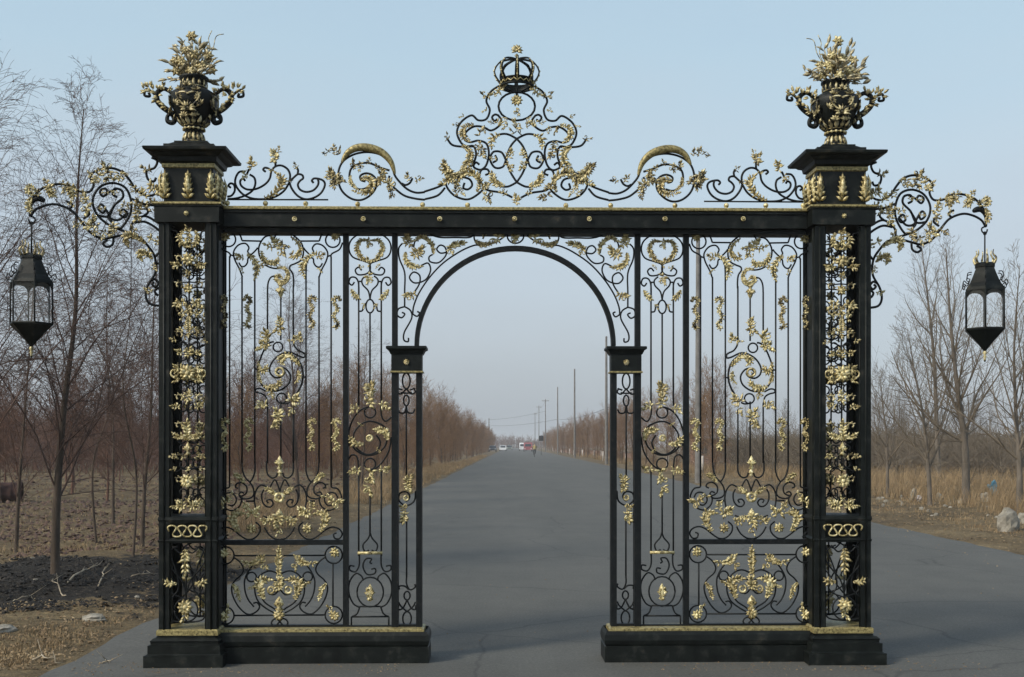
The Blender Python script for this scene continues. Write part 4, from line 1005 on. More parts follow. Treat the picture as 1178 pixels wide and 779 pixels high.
mr = nt.nodes.new('ShaderNodeMapRange'); nt.links.new(dist, mr.inputs[0]); mr.inputs[1].default_value = 1.08; mr.inputs[2].default_value = .98; mr.inputs[3].default_value = 0; mr.inputs[4].default_value = 1
c4, _n = noise_col(nt, 16, [(.38,(.008,.007,.006)),(.54,(.026,.022,.018)),(.62,(.11,.09,.065))], 10, .85)
base = mixc(nt, mr.outputs[0], base, c4)
nt.links.new(base, b.inputs['Base Color'])
_, nb = noise_col(nt, 18, [(0,(0,0,0)),(1,(1,1,1))], 10, .7); bump(nt, b, nb.outputs['Fac'], .9, .05)
tag(mb.build('ground', m), kind='structure')
# road
mb = MB(); yy = axis([(-60,4,4),(4,60,.35),(60,300,6),(300,2390,90)]); vs_ = []
for y in yy:
    jl = .10*nz(1,y,1.3)+.06*nz(5,y,5); jr = .14*nz(9,y,.9)+.06*nz(3,y,4)
    row = [RL+jl, RL+.5, -1, 2.1, 5, RR-.5, RR+jr]
    vs_ += [(x, y, 0 if 0 < k < 6 else -.012) for k, x in enumerate(row)]
for j in range(len(yy)-1):
    for k in range(6): mb.f.append((j*7+k, j*7+k+1, (j+1)*7+k+1, (j+1)*7+k)); mb.sm.append(True)
mb.v = vs_
m, nt, b = mat('asphalt', .85, 0, .35)
a1, n1 = noise_col(nt, .5, [(.3,(.076,.077,.071)),(.5,(.089,.089,.082)),(.72,(.106,.104,.095))], 6, .65, 'Object', (1,.16,1))
a2, n2 = noise_col(nt, 42, [(.3,(.45,.45,.45)),(.52,(1,1,1)),(.7,(1.9,1.88,1.8))], 8, .85)
a3, n3 = noise_col(nt, 1.1, [(.36,(.82,.82,.82)),(.52,(1,1,1)),(.66,(1.10,1.09,1.06))], 12, .8)
c_ = mixc(nt, .8, a1, a2, 'MULTIPLY'); c_ = mixc(nt, .8, c_, a3, 'MULTIPLY')
# cracks
vt = nt.nodes.new('ShaderNodeTexVoronoi'); vt.feature = 'DISTANCE_TO_EDGE'; vt.inputs['Scale'].default_value = .32
tcc = nt.nodes.new('ShaderNodeTexCoord'); nn = nt.nodes.new('ShaderNodeTexNoise'); nn.inputs['Scale'].default_value = 1.4; nn.inputs['Detail'].default_value = 6
nt.links.new(tcc.outputs['Object'], nn.inputs['Vector']); wv = mixc(nt, .35, tcc.outputs['Object'], nn.outputs['Color'], 'ADD'); nt.links.new(wv, vt.inputs['Vector'])
mr = nt.nodes.new('ShaderNodeMapRange'); nt.links.new(vt.outputs['Distance'], mr.inputs[0]); mr.inputs[1].default_value = 0; mr.inputs[2].default_value = .006; mr.inputs[3].default_value = .55; mr.inputs[4].default_value = 0
c_ = mixc(nt, mr.outputs[0], c_, (.03,.03,.03))
nt.links.new(c_, b.inputs['Base Color']); bump(nt, b, n2.outputs['Fac'], .5, .006)
tag(mb.build('road', m), kind='structure')

# ------------------------------------------------------------ bare trees
def rot_vec(d, ang, az_, rr):
    o = d.orthogonal().normalized(); o2 = d.cross(o)
    return (d*math.cos(ang) + (o*math.cos(az_)+o2*math.sin(az_))*math.sin(ang)).normalized()
def make_tree_mesh(seed, H, r0, kind, trunk_pts=None, dens=1.0, tw=1.0):
    """returns (trunk MB, crown MB); kinds: weep, fan, orchard, hedge"""
    rr = random.Random(seed); T = MB(); K_ = MB()
    cfg = dict(weep=dict(t0=.20, nb=34, ba=(22,55), bl=.52, grav=-.05, lv=3, up=.10, wob=.10),
               fan=dict(t0=.22, nb=20, ba=(28,58), bl=.56, grav=.05, lv=3, up=.13, wob=.09),
               orchard=dict(t0=.18, nb=13, ba=(35,65), bl=.60, grav=.10, lv=2, up=.22, wob=.10),
               hedge=dict(t0=.04, nb=26, ba=(15,60), bl=.60, grav=.03, lv=3, up=.16, wob=.13))[kind]
    def branch(p, d, r, L, lv):
        n = max(3, int(4+L*1.5)) if lv >= 2 else (5 if kind == 'weep' else 4); pts = [p.copy()]; rad = [r]; q = p.copy(); dd = d.copy(); st = L/n
        for i in range(n):
            t = (i+1)/n
            g_ = cfg['up'] if lv > 1 else cfg['up']*.5
            if kind == 'weep' and lv <= 2: g_ = .12-.42*t*(1.2 if lv == 1 else .8)
            dd = (dd+Vector((rr.gauss(0,cfg['wob']), rr.gauss(0,cfg['wob']), rr.gauss(0,cfg['wob'])+g_))).normalized()
            q = q+dd*st; pts.append(q.copy()); rad.append(max(r*(1-.82*t), .0016*tw))
            if lv > 0 and t > .12:
                m_ = (2 if lv >= 2 else 1.2)*dens
                k = int(m_)+(1 if rr.random() < m_-int(m_) else 0)
                for _ in range(k):
                    cd = rot_vec(dd, R(rr.uniform(25,58)), rr.uniform(0,6.283), rr)
                    if cd.z < -.2: cd.z *= -.5
                    branch(q.copy()-dd*st*rr.random(), cd, max(rad[-1]*.55, .002*tw), L*rr.uniform(.30,.58)*(1-.35*t), lv-1)
        K_.tube(pts, rad, 5 if r > .02 else 3, False)
    tp = trunk_pts or [(0,0,-.2),(rr.gauss(0,.05),rr.gauss(0,.05),H*.25),(rr.gauss(0,.1),rr.gauss(0,.1),H*.5),(rr.gauss(0,.18),rr.gauss(0,.18),H*.75),(rr.gauss(0,.25),rr.gauss(0,.25),H)]
    P = smooth(tp, 6); N = len(P); rad = [max(.006, r0*(1-.93*(i/(N-1))**.85)) for i in range(N)]
    rad[0] = r0*1.35; rad[1] = r0*1.12
    T.tube(P, rad, 9)
    for i in range(cfg['nb']):
        t = cfg['t0']+(1-cfg['t0'])*(i+.5)/cfg['nb']; f = t*(N-1); j = int(f); j = min(j, N-2)
        a_ = Vector(P[j]); b_ = Vector(P[j+1]); p = a_.lerp(b_, f-j); ax_ = (b_-a_).normalized()
        d = rot_vec(ax_, R(rr.uniform(*cfg['ba']))*(1-.35*t), i*2.4+rr.uniform(-.5,.5), rr)
        L = H*cfg['bl']*((1.05-t) if kind in ('weep','fan') else (.42+.9*t*(1.1-t)))*rr.uniform(.7,1.2)+.35
        branch(p, d, rad[j]*rr.uniform(*((.38,.6) if kind in ('fan',) else (.26,.42))), L, cfg['lv']-1 if kind != 'orchard' else 2)
    return T, K_
protos = {}
def tree(key, seed, H, r0, kind, tmat, cmat, name, loc, rz, label, cat, group, trunk_pts=None, dens=1.0, tw=1.0, sc=1, scz=None, lime=False):
    if key not in protos:
        T, K_ = make_tree_mesh(seed, H, r0, kind, trunk_pts, dens, tw)
        root = empty(name, (0,0,0), 0)
        T.build('trunk', tmat, root); K_.build('crown', cmat, root)
        if lime:
            L_ = MB(); L_.tube([(0,0,-.1),(0,0,.5),(0,0,1.05)], r0*1.25, 9); L_.build('limewash_band', M['lime'], root)
        protos[key] = root; o = root
    else: o = copy_tree(protos[key])
    o.location = (loc[0], loc[1], terrain_z(loc[0], loc[1])); o.rotation_euler = (0,0,rz); s_ = sc; o.scale = (s_, s_, scz or s_)
    tag(o, label, cat, group); return o
def tpts(base, pts, D):
    """trunk line measured from the photograph at the tree's own distance"""
    b0 = W(base[0], base[1], D); return [(0,0,-.2)]+[(W(x,y,D)[0]-b0[0], random.uniform(-.08,.08), W(x,y,D)[2]-b0[2]) for x, y in pts]
x, y = gnd(63,668)
tree('wA', 11, 5.6, .060, 'weep', M['bark'], M['twig'], 'bare_tree', (x,y), 0, 'slender bare tree rising from burnt ground left of the gate, its trunk leaning right', 'tree', 'bare roadside trees on the left',
     tpts((63,668), [(66,590),(75,480),(86,360),(91,240),(96,130)], y), dens=1.15)
tree('wB', 12, 5.2, .04, 'weep', M['bark'], M['twig'], 'bare_tree', gnd(163,628), 1, 'thin bare tree standing close behind the left pillar', 'tree', 'bare roadside trees on the left',
     tpts((163,628), [(166,560),(172,470),(180,360),(186,250)], gnd(163,628)[1]), dens=1)
tree('wC', 13, 6.3, .055, 'weep', M['bark'], M['twig'], 'bare_tree', (-6.35,12.4), 2, 'bare tree at the left edge whose drooping twigs reach into the picture', 'tree', 'bare roadside trees on the left', dens=1.1)
tree('wD', 14, 4.6, .022, 'weep', M['bark'], M['twig'], 'bare_tree', gnd(152,640), .4, 'thinnest sapling beside the left pillar, leaning over rubble', 'tree', 'bare roadside trees on the left', dens=.8)
k = 0
for px_, D_, ky, s_, rz_, lab in ((18,17.5,'wB',.95,.5,'multi-stemmed bare tree behind the left lantern'),(112,19,'wD',1.15,2.2,'thin sapling between the slender leaning tree and the left pillar'),(-35,11.6,'wA',1.05,2.6,'bare tree off the left edge with long arching twigs over the lantern')):
    tree(ky, 0,0,0,'weep',None,None,'bare_tree', ((px_-HX)/F*D_, D_), rz_, lab, 'tree', 'bare roadside trees on the left', sc=s_)
for D_, xx, ky, s_ in ((21,-6.3,'wC',.8),(24,-8.6,'wB',1.05),(28.7,-5.5,'wA',1.05),(34,-6.6,'wC',.9),(40,-5.4,'wB',1.1)):
    tree(ky, 0,0,0,'weep',None,None,'bare_tree', (xx,D_), k*1.7+.8, ['bare tree seen through the left bars of the left gate panel','bare tree far behind the left pillar, seen between its posts','dark-trunked bare tree seen through the right half of the left gate panel','bare tree seen through the middle of the left gate panel','bare tree seen through the narrow gate panel left of the arch'][k],'tree','bare roadside trees on the left', sc=s_); k += 1
# roadside thicket running away on the left
LAB_H = 'russet bare bushy tree in the row along the left road edge'
rr = random.Random(21); D_ = 46; i = 0
while D_ < 330:
    ky = 'h%d' % (i % 3)
    tree(ky, 31+i % 3, 4.4, .06, 'hedge', M['bark'], M['twig_h'] , 'bushy_tree', (-5.6+rr.uniform(-.5,.5)-(.9 if D_ < 60 else 0), D_), rr.uniform(0,6), LAB_H, 'tree', 'bushy trees along the left road edge', sc=rr.uniform(.68,.98), tw=2.8, dens=1.25)
    D_ += rr.uniform(2.4,3.8)*(1+D_/260); i += 1
D_ = 40
while D_ < 250:
    tree('h%d' % (i % 3), 0,0,0,'hedge',None,None,'bushy_tree', (-9+rr.uniform(-1,1), D_), rr.uniform(0,6), LAB_H.replace('in the row along the left road edge','in the second row behind the left road edge'), 'tree', 'bushy trees behind the left road edge', sc=rr.uniform(.6,.85))
    D_ += rr.uniform(4,6.5)*(1+D_/260); i += 1
# orchard
LAB_O = 'small reddish bare orchard tree in the field left of the gate'
n_o = 0
for row in range(13):
    D_ = 33+row*5.2*(1+row*.07)
    for c in range(40):
        xx = -11.5-c*3.1+rr.uniform(-.6,.6)
        if xx < -.62*D_: break
        tree('o%d' % (n_o % 4), 41+n_o % 4, 3.3, .05, 'orchard', M['twig_o'], M['twig_o'], 'orchard_tree', (xx, D_+rr.uniform(-.8,.8)), rr.uniform(0,6), LAB_O, 'tree', 'orchard trees left of the road', sc=rr.uniform(.8,1.2), tw=3.0, dens=1.5); n_o += 1
# right side
RT = [((1111,582),'rA',6.3,.12,[(1110,520),(1100,450),(1092,370),(1088,290)],'forked bare tree on the right verge, thickest trunk beside the hanging lantern'),
      ((1080,556),'rB',9.0,.13,[(1078,500),(1074,420),(1066,340),(1060,285)],'tall pale bare tree farther back, left of the forked tree on the right verge'),
      ((1070,583),'rC',5.0,.07,[(1069,540),(1062,480),(1052,430),(1045,380)],'thin dark bare tree on the right verge, just left of the forked tree'),
      ((1172,592),'rD',6.2,.085,[(1171,540),(1170,480),(1166,400),(1172,310)],'bare tree at the right edge beside the big pale rock'),
      ((1021,575),'rE',3.6,.06,[(1020,545),(1019,500),(1016,470),(1012,440)],'small bare tree close to the right pillar, above the litter')]
for (bp, ky, H, r0, tp, lab) in RT:
    x, y = gnd(*bp)
    tree(ky, hash_ if False else 50+len(protos), H, r0, 'fan', M['bark_r'], M['twig_r'], 'bare_tree', (x,y), 0, lab, 'tree', 'bare trees on the right verge', tpts(bp, tp, y), dens=1.0, tw=1.5)
i = 0; D_ = 58
while D_ < 330:
    tree('p%d' % (i % 3), 71+i % 3, 4.6, .07, 'hedge' if i % 3 != 1 else 'fan', M['bark'], M['twig_h'], 'verge_tree', (9.6+rr.uniform(-.5,.5)+max(0,(80-D_))*.05, D_), rr.uniform(0,6), 'brown bare tree in the row along the right road edge', 'tree', 'trees along the right road edge', sc=rr.uniform(.7,.95), tw=2.8, dens=1.2, lime=(i % 3 == 1))
    D_ += rr.uniform(2.2,3.3)*(1+D_/300); i += 1
for j in range(30):
    D_ = rr.uniform(75,150); xx = rr.uniform(.16,.50)*D_
    tree('q%d' % (j % 3), 81+j % 3, 8, .12, 'fan', M['bark_r'], M['twig_r'], 'tall_bare_tree', (xx,D_), rr.uniform(0,6), 'tall bare tree in the distant wood beyond the right verge', 'tree', 'distant trees beyond the right verge', sc=rr.uniform(.5,.85), tw=3.4, dens=.85)

# far woods: one mass on each side and at the end of the road
def wood(name, segs, hmin, hmax, n, m, label):
    mb = MB(); r2 = random.Random(5)
    for _ in range(n):
        (xa,ya),(xb,yb) = segs[r2.randrange(len(segs))]; t = r2.random(); x = xa+(xb-xa)*t+r2.gauss(0,2); y = ya+(yb-ya)*t+r2.gauss(0,8)
        hh = r2.uniform(hmin,hmax)*(.75+.35*nz(x,y,.05)+.25*nz(x,y,.25)); wd = y/9000+.01
        mb.tube([(x,y,-.3),(x+r2.gauss(0,.2),y,hh*.5),(x+r2.gauss(0,.4),y,hh)], [wd*1.6,wd,wd*.5], 3, False)
        for q in range(9):
            z0 = hh*r2.uniform(.2,.9); dx = r2.gauss(0,1.0); mb.tube([(x,y,z0),(x+dx,y+r2.gauss(0,.6),z0+r2.uniform(.5,1.6))], [wd*.8,wd*.3], 3, False)
    tag(mb.build(name, m), label, 'wood', kind='stuff')
wood('far_wood', [((-300,420),(-60,420)),((-60,520),(60,640)),((60,520),(330,430)),((-130,210),(-45,240))], 4, 9, 4200, M['twig_o'], 'hazy line of far bare trees along the horizon')
wood('field_thicket', [((-45,76),(-11,78)),((-62,92),(-12,94)),((-75,112),(-20,118)),((-100,130),(-12,135)),((-110,150),(-12,150))], 2.0, 3.9, 5200, M['twig_o'], 'reddish thicket closing the orchard field behind the left pillar')
wood('verge_thicket', [((14,62),(40,64)),((16,74),(50,78)),((20,95),(60,95))], 1.0, 2.2, 4200, M['twig_r'], 'low dark thicket behind the dry grass on the right')

# ------------------------------------------------------------ dry grass, litter, rocks
def grass(name, areas, n, label, hmul=1.0, m=M['grass']):
    mb = MB(); r2 = random.Random(17)
    tot = sum(a[6] for a in areas)
    for (xa,xb,ya,yb,h0,h1,wt) in areas:
        for _ in range(int(n*wt/tot)):
            t_ = r2.random()**1.6; y = ya+(yb-ya)*t_; x = r2.uniform(xa,xb)
            if x < RL and burnt(x,y) < 1.25: continue
            if nz(x,y,.55)+.5*nz(x,y,2.1) < r2.uniform(-.45,.35): continue
            z = terrain_z(x,y); cnt = 6; sc = 1+y/45
            for q in range(cnt):
                h = r2.uniform(h0,h1)*hmul; an_ = r2.uniform(0,6.283); ln = r2.uniform(.1,.7)*h; wd = .003*sc
                bx, by = x+r2.gauss(0,.05), y+r2.gauss(0,.05); tx, ty = math.cos(an_)*ln, math.sin(an_)*ln; px_, py_ = -math.sin(an_+1)*wd, math.cos(an_+1)*wd
                mb.add([(bx-px_,by-py_,z-.02),(bx+px_,by+py_,z-.02),(bx+tx*.4+px_*.8,by+ty*.4+py_*.8,z+h*.65),(bx+tx*.4-px_*.8,by+ty*.4-py_*.8,z+h*.65),(bx+tx,by+ty,z+h)], [(0,1,2,3),(3,2,4)], True)
    tag(mb.build(name, m), label, 'grass', kind='stuff')
grass('verge_grass', [(10.6,17,24,62,.12,.55,6),(8.6,11,16,60,.02,.08,2),(14,40,30,70,.15,.7,5),(9,13,60,160,.2,.6,2)], 13000, 'tall golden dry grass along the right verge')
grass('field_grass', [(-4.6,-3.5,30,160,.06,.3,3),(-6.5,-4.2,20,90,.08,.4,3),(-40,-5,17,75,.02,.13,9),(-9,-3.6,8.2,10.8,.01,.035,6)], 22000, 'sparse withered grass and leaf litter on the left verge and field')
def litter(name, areas, n, m, label, size, cond=None, road=False, grow=50):
    mb = MB(); r2 = random.Random(23)
    for (xa,xb,ya,yb) in areas:
        for _ in range(n):
            y = ya+(yb-ya)*r2.random()**1.5; x = r2.uniform(xa,xb)
            if (not road and x > RL-.1 and x < RR+.1) or (cond and not cond(x,y)): continue
            if nz(x,y,1.1) < r2.uniform(-.5,.3): continue
            z = (0 if road else terrain_z(x,y)+r2.uniform(.0,.02)); s_ = size*r2.uniform(.4,1.6)*(1+y/grow); a_ = r2.uniform(0,6.28); b_ = r2.uniform(-.7,.7)
            u = Vector((math.cos(a_),math.sin(a_),b_*.5))*s_; v = Vector((-math.sin(a_),math.cos(a_),r2.uniform(-.6,.9)))*s_*r2.uniform(.3,.8); w_ = Vector((0,0,s_*r2.uniform(.15,.7)))
            c = Vector((x,y,z)); mb.add([tuple(c-u), tuple(c-v), tuple(c+u*.8), tuple(c+v), tuple(c+w_)], [(0,1,4),(1,2,4),(2,3,4),(3,0,4),(3,2,1,0)], False)
    tag(mb.build(name, m), label, 'litter', kind='stuff')
M['leaf'] = simple('dead_leaves', [(.3,(.09,.06,.035)),(.5,(.19,.13,.07)),(.7,(.36,.27,.16))], 1.7, .9)
M['char'] = simple('charred_earth', [(.3,(.007,.006,.005)),(.6,(.022,.019,.017)),(.72,(.10,.085,.065))], 2.3, .9)
litter('leaf_litter', [(-9,RL,8,11.2),(-14,RL,15,30),(-10,RL,9,20),(RR,15,15,34)], 9000, M['leaf'], 'brown leaf litter and broken stalks on the verges', .013, lambda x,y: x > 0 or burnt(x,y) > .85+.5*nz(x,y,.9))
litter('road_grit', [(-3.1,7.3,7.6,14),(-3.1,-.7,7.7,8.1),(.75,3.4,7.8,8.2),(-3.2,-2.2,8,24),(6.3,7.4,12,30)], 420, M['leaf'], 'scattered grit and leaf scraps on the asphalt', .005, None, True, 14)
litter('field_stubble', [(-45,-4.6,16.5,60),(-20,-4.6,16.5,34)], 9000, M['twig'], 'brown clods and broken stalks over the bare field', .022, None, False, 14)
litter('charred_clods', [(-11,-3.3,10,17)], 16000, M['char'], 'charred crumbs of soil and ash on the burnt patch', .022, lambda x,y: burnt(x,y) < 1.05+.5*nz(x,y,1.1) and nz(x+9,y,1.7) > -.28)
def rock_mesh(seed, sx, sy, sz, rough=.25, n=14, m=9):
    mb = MB(); mb.ball((0,0,0), 1, n, m)
    mb.v = [tuple(Vector((x*sx,y*sy,z*sz))*(1+rough*mathutils.noise.noise((x*1.7+seed,y*1.7,z*1.7))+.3*rough*mathutils.noise.noise((x*5+seed,y*5,z*5)))) for x,y,z in mb.v]
    mb.sm = [False]*len(mb.f) if rough > .3 else mb.sm
    return mb
def rock(px, py, w_, h_, seed, label, group=None, m=None, name='rock', flat=False):
    x, y = gnd(px, py); sc = y/F; o = rock_mesh(seed, w_*sc/2, w_*sc/2*.7, h_*sc/2*(1.15), .35).build(name, m or M['rock'])
    o.location = (x, y, terrain_z(x,y)+h_*sc*.26); o.rotation_euler = (0, 0, seed); tag(o, label, 'rock' if name == 'rock' else name.replace('_',' '), group); return o
rock(1160,611,33,29,1,'large pale boulder on the right verge near the picture edge')
rock(1133,582,13,14,2,'pale upright stone on the right verge, under the hanging lantern'); rock(1081,580,10,11,3,'white stone between the trunks of the right verge trees'); rock(1051,578,10,16,4,'whitish lump of stone left of the right verge trees')
rock(1105,583,8,8,5,'small grey stone at the foot of the forked tree'); rock(1176,604,14,14,8,'grey stone cut by the right picture edge')
LS = 'small pale stone or rubble scrap scattered on the right verge'
r2 = random.Random(4)
for i in range(26):
    px_ = r2.uniform(1008,1176); rock(px_, r2.uniform(572,590)+(px_-1008)*.09, r2.uniform(3,7), r2.uniform(2,5), 20+i, LS, 'scattered stones on the right verge')
rock(108,712,30,9,6,'flat pale slab lying on the burnt ground left of the gate'); rock(4,728,26,11,7,'pale flat stone at the left picture edge'); 
for i in range(30):
    px_ = r2.uniform(0,175); rock(px_, r2.uniform(640,712), r2.uniform(3,7), r2.uniform(2,4), 60+i, 'dark clod or cinder on the burnt ground left of the gate', 'clods on the burnt ground', m=M['rock'] if i % 9 == 0 else M['char'], name='clod')
mS = M['stick']
for i, (a_, b_, r0) in enumerate((((78,678),(118,652),.010),((113,680),(122,655),.008),((38,757),(70,758),.007),((118,761),(131,762),.006),((72,690),(60,676),.007),((14,694),(40,690),.006),((150,668),(178,665),.007))):
    xa, ya = gnd(*a_); xb, yb = gnd(*b_) if b_[1] > 640 else gnd(b_[0], 650)
    mb = MB(); qp = [(xa+(xb-xa)*t+r2.gauss(0,.012), ya+(yb-ya)*t+r2.gauss(0,.03), terrain_z(xa+(xb-xa)*t, ya+(yb-ya)*t)+.015+.03*math.sin(3*t)+r2.gauss(0,.006)) for t in (0,.15,.3,.45,.6,.75,.9,1)]
    mb.tube(qp, [r0*(1.15-.85*t/7)*r2.uniform(.85,1.1) for t in range(8)], 6)
    for t in (2,4,5): v_ = Vector(qp[t]); mb.tube([tuple(v_), tuple(v_+Vector((r2.uniform(-.1,.1), r2.uniform(-.08,.08), r2.uniform(.01,.08)))*1.4)], [r0*.5, r0*.2], 4)
    tag(mb.build('dead_branch', mS), ['long dead branch lying at the foot of the slender tree','short pale stick standing up from the burnt ground','white stick on the brown verge at the bottom left','short white stick nearest the base of the left pillar','dead branch just left of the slender tree foot','dead stick at the left edge of the burnt patch','dead branch beside the left pillar on the burnt ground','dead branch on the far rim of the burnt patch'][i], 'branch', 'dead branches on the left ground')
# blue plastic sheet and white plastic bags caught in the grass
def bag(px, py, w_, h_, col, label, seed):
    m, nt, b = mat('plastic_film', .4); b.inputs['Base Color'].default_value = (*col,1)
    x, y = gnd(px,py); sc = y/F; mb = rock_mesh(seed, w_*sc/2, w_*sc/3, h_*sc/2, .8, 18, 12); o = mb.build('plastic_bag', m); o.location = (x,y,terrain_z(x,y)+h_*sc*.45); tag(o, label, 'plastic bag')
bag(1142,576,11,15,(.08,.22,.30),'crumpled blue plastic bag caught in the dry grass on the right verge',3)
bag(1057,579,6,6,(.38,.35,.35),'crumpled whitish plastic bag near the right pillar',5)
# rusty crate at the far left
x, y = gnd(8,574); m = simple('rusty_brick', [(.3,(.025,.010,.008)),(.7,(.06,.025,.020))], 6, .9, 0, .6, .02)
bo_ = empty('rusty_drum', (x,y,terrain_z(x,y)), .3, 'dark rusty drum lying in the field at the left picture edge', 'drum')
mb = MB()
def xdrum(prof, n=20):
    vs_, fs_ = [], []
    for xx, r in prof:
        for k in range(n): a_ = k*2*math.pi/n; vs_.append((xx, r*math.cos(a_), .30+r*math.sin(a_)))
    for i in range(len(prof)-1):
        for k in range(n): fs_.append((i*n+k, i*n+(k+1)%n, (i+1)*n+(k+1)%n, (i+1)*n+k))
    fs_.append(tuple(range(n))); fs_.append(tuple((len(prof)-1)*n+k for k in range(n-1,-1,-1))); mb.add(vs_, fs_)
xdrum([(-.42,.27),(-.42,.30),(-.39,.30),(-.38,.285),(-.15,.285),(-.13,.30),(-.11,.285),(.11,.285),(.13,.30),(.15,.285),(.38,.285),(.39,.30),(.42,.30),(.42,.27)])
mb.build('drum_body', m, bo_)

# ------------------------------------------------------------ buildings on the right
mbrick, nt, b = mat('brick', .9, 0, .2)
tb = nt.nodes.new('ShaderNodeTexBrick'); tb.inputs['Scale'].default_value = 4; tb.inputs['Color1'].default_value = (.20,.12,.09,1); tb.inputs['Color2'].default_value = (.27,.17,.13,1); tb.inputs['Mortar'].default_value = (.30,.26,.22,1); tb.inputs['Mortar Size'].default_value = .012
tc = nt.nodes.new('ShaderNodeTexCoord'); mp = nt.nodes.new('ShaderNodeMapping'); mp.inputs['Rotation'].default_value = (R(90),0,0); nt.links.new(tc.outputs['Object'], mp.inputs[0]); nt.links.new(mp.outputs[0], tb.inputs['Vector']); nt.links.new(tb.outputs[0], b.inputs['Base Color'])
mroof = simple('grey_roof_tiles', [(.3,(.10,.095,.09)),(.7,(.18,.17,.165))], 3, .85)
mdark = simple('dark_opening', [(.3,(.02,.02,.022)),(.7,(.035,.035,.04))], 3, .5)
D_ = 72; xa, xb = W(803,0,D_)[0], W(842,0,D_)[0]
sh = empty('brick_shed', ((xa+xb)/2, D_, .1), 0, 'low red brick shed with a grey roof seen through the right gate panel', 'shed')
hw_ = (xb-xa)/2; mb = MB(); mb.box(-hw_,hw_,0,3.2,-.3,1.9); mb.build('wall', mbrick, sh)
mb = MB(); mb.add([(-hw_-.2,-.25,1.82),(hw_+.2,-.25,1.82),(hw_+.2,1.6,2.5),(-hw_-.2,1.6,2.5),(-hw_-.2,3.45,1.82),(hw_+.2,3.45,1.82),(-hw_-.2,-.25,1.92),(hw_+.2,-.25,1.92),(hw_+.2,1.6,2.6),(-hw_-.2,1.6,2.6),(-hw_-.2,3.45,1.92),(hw_+.2,3.45,1.92)],
   [(0,3,2,1),(3,4,5,2),(6,7,8,9),(9,8,11,10),(0,1,7,6),(4,10,11,5),(0,6,9,3),(3,9,10,4),(1,2,8,7),(2,5,11,8)], False); mb.build('roof', mroof, sh)
for wx in (-.7,.5):
    mb = MB(); mb.box(wx-.22,wx+.22,-.02,.05,.9,1.45); wo = mb.build('window', mdark, sh)
    mb = MB(); mb.box(wx-.26,wx+.26,-.04,-.022,.85,.9); mb.box(wx-.26,wx+.26,-.04,-.022,1.45,1.5); mb.box(wx-.02,wx+.02,-.04,-.022,.9,1.45); mb.build('frame', M['conc'], wo)
D_ = 74; xa, xb = W(842,0,D_)[0]+.1, W(1010,0,D_)[0]
mb = MB(); mb.box(xa,xb,D_,D_+.24,-.3,1.45); wl = empty('boundary_wall', (0,0,0), 0, 'long low weathered brick wall running right from the brick shed', 'wall'); mb.build('wall', mbrick, wl)
mb = MB(); mb.box(xa,xb,D_-.04,D_+.28,1.452,1.53); mb.build('coping', M['conc'], wl)
mb = MB(); mb.box(10.9,11.1,100,300,-.2,.85); wl = empty('roadside_wall', (0,0,0), 0, 'low pinkish brick wall behind the trees on the right road edge', 'wall'); mb.build('wall', mbrick, wl); mb = MB(); mb.box(10.86,11.14,100,300,.852,.93); mb.build('coping', M['conc'], wl)

# ------------------------------------------------------------ utility poles and wires
def upole(x, y, h, r, label, cross=True, group='utility poles along the right road edge'):
    t = empty('utility_pole', (x,y,0), 0, label, 'pole', group); mb = MB(); mb.lathe([(r,-.3),(r*.98,0),(r*.6,h-.05),(r*.5,h)], 0, 0, 12); mb.build('post', M['conc'], t)
    if cross:
        for zc_ in (h-.5,):
            mb = MB(); mb.box(-.8,.8,-.05,.05,zc_,zc_+.1); mb.build('crossarm', M['conc'], t)
            for q in (-.7,0.25,.7): mb = MB(); mb.lathe([(.03,zc_+.1),(.06,zc_+.14),(.04,zc_+.2),(.06,zc_+.24),(.02,zc_+.3)], q, 0, 8); mb.build('insulator', M['lime'], t)
    return t
UP = [(803,46.7,10.3,False,'nearest utility pole, seen through the right gate panel'),(697.5,92.3,10.6,False,'utility pole half hidden behind the right pilaster'),(661,139,11.1,False,'tall plain utility pole, first clear of the pilaster in the arch'),(641.5,190,11.5,False,'second plain utility pole from the right inside the arch'),
      (627.5,259,12.3,True,'utility pole with a crossarm, third from the right inside the arch'),(620,322,13,True,'utility pole with a crossarm behind the cyclist'),(615.5,376,12.5,True,'farthest utility pole with a crossarm in the arch')]
tops = []
for px_, D_, h, cr_, lab in UP:
    x = (px_-HX)/F*D_; upole(x, D_, h, .14, lab, cr_); tops.append(Vector((x, D_, h-.3)))
for px_, D_, h in ((562.5,300,8.8),(566,420,8)):
    upole((px_-HX)/F*D_, D_, h, .2, 'dark utility pole at the end of the left tree row' if px_ < 564 else 'more distant pole beside the one at the end of the left tree row', False, 'utility poles at the far left of the road')
def wire(a, b, sag, r, label):
    mb = MB(); P = [tuple(Vector(a).lerp(Vector(b), t/10)-Vector((0,0,sag*4*(t/10)*(1-t/10)))) for t in range(11)]; mb.tube(P, r, 4); tag(mb.build('overhead_wire', M['wire']), label, 'wire', 'overhead wires')
for i in range(4, 6): wire(tops[i], tops[i+1], .8, .018, 'thin overhead wire strung between the poles on the right')
wire((-6.3,300,6.9),(7.9,190,6.0),.5,.022,'thin wire crossing high over the road inside the arch'); wire((-6.3,300,8.4),(7.9,259,9.5),.4,.022,'second faint wire crossing over the road inside the arch'); wire((7.8,190,6.0),(8.0,92,3.9+.8),.4,.016,'thin wire sloping to the pole beside the right pilaster')

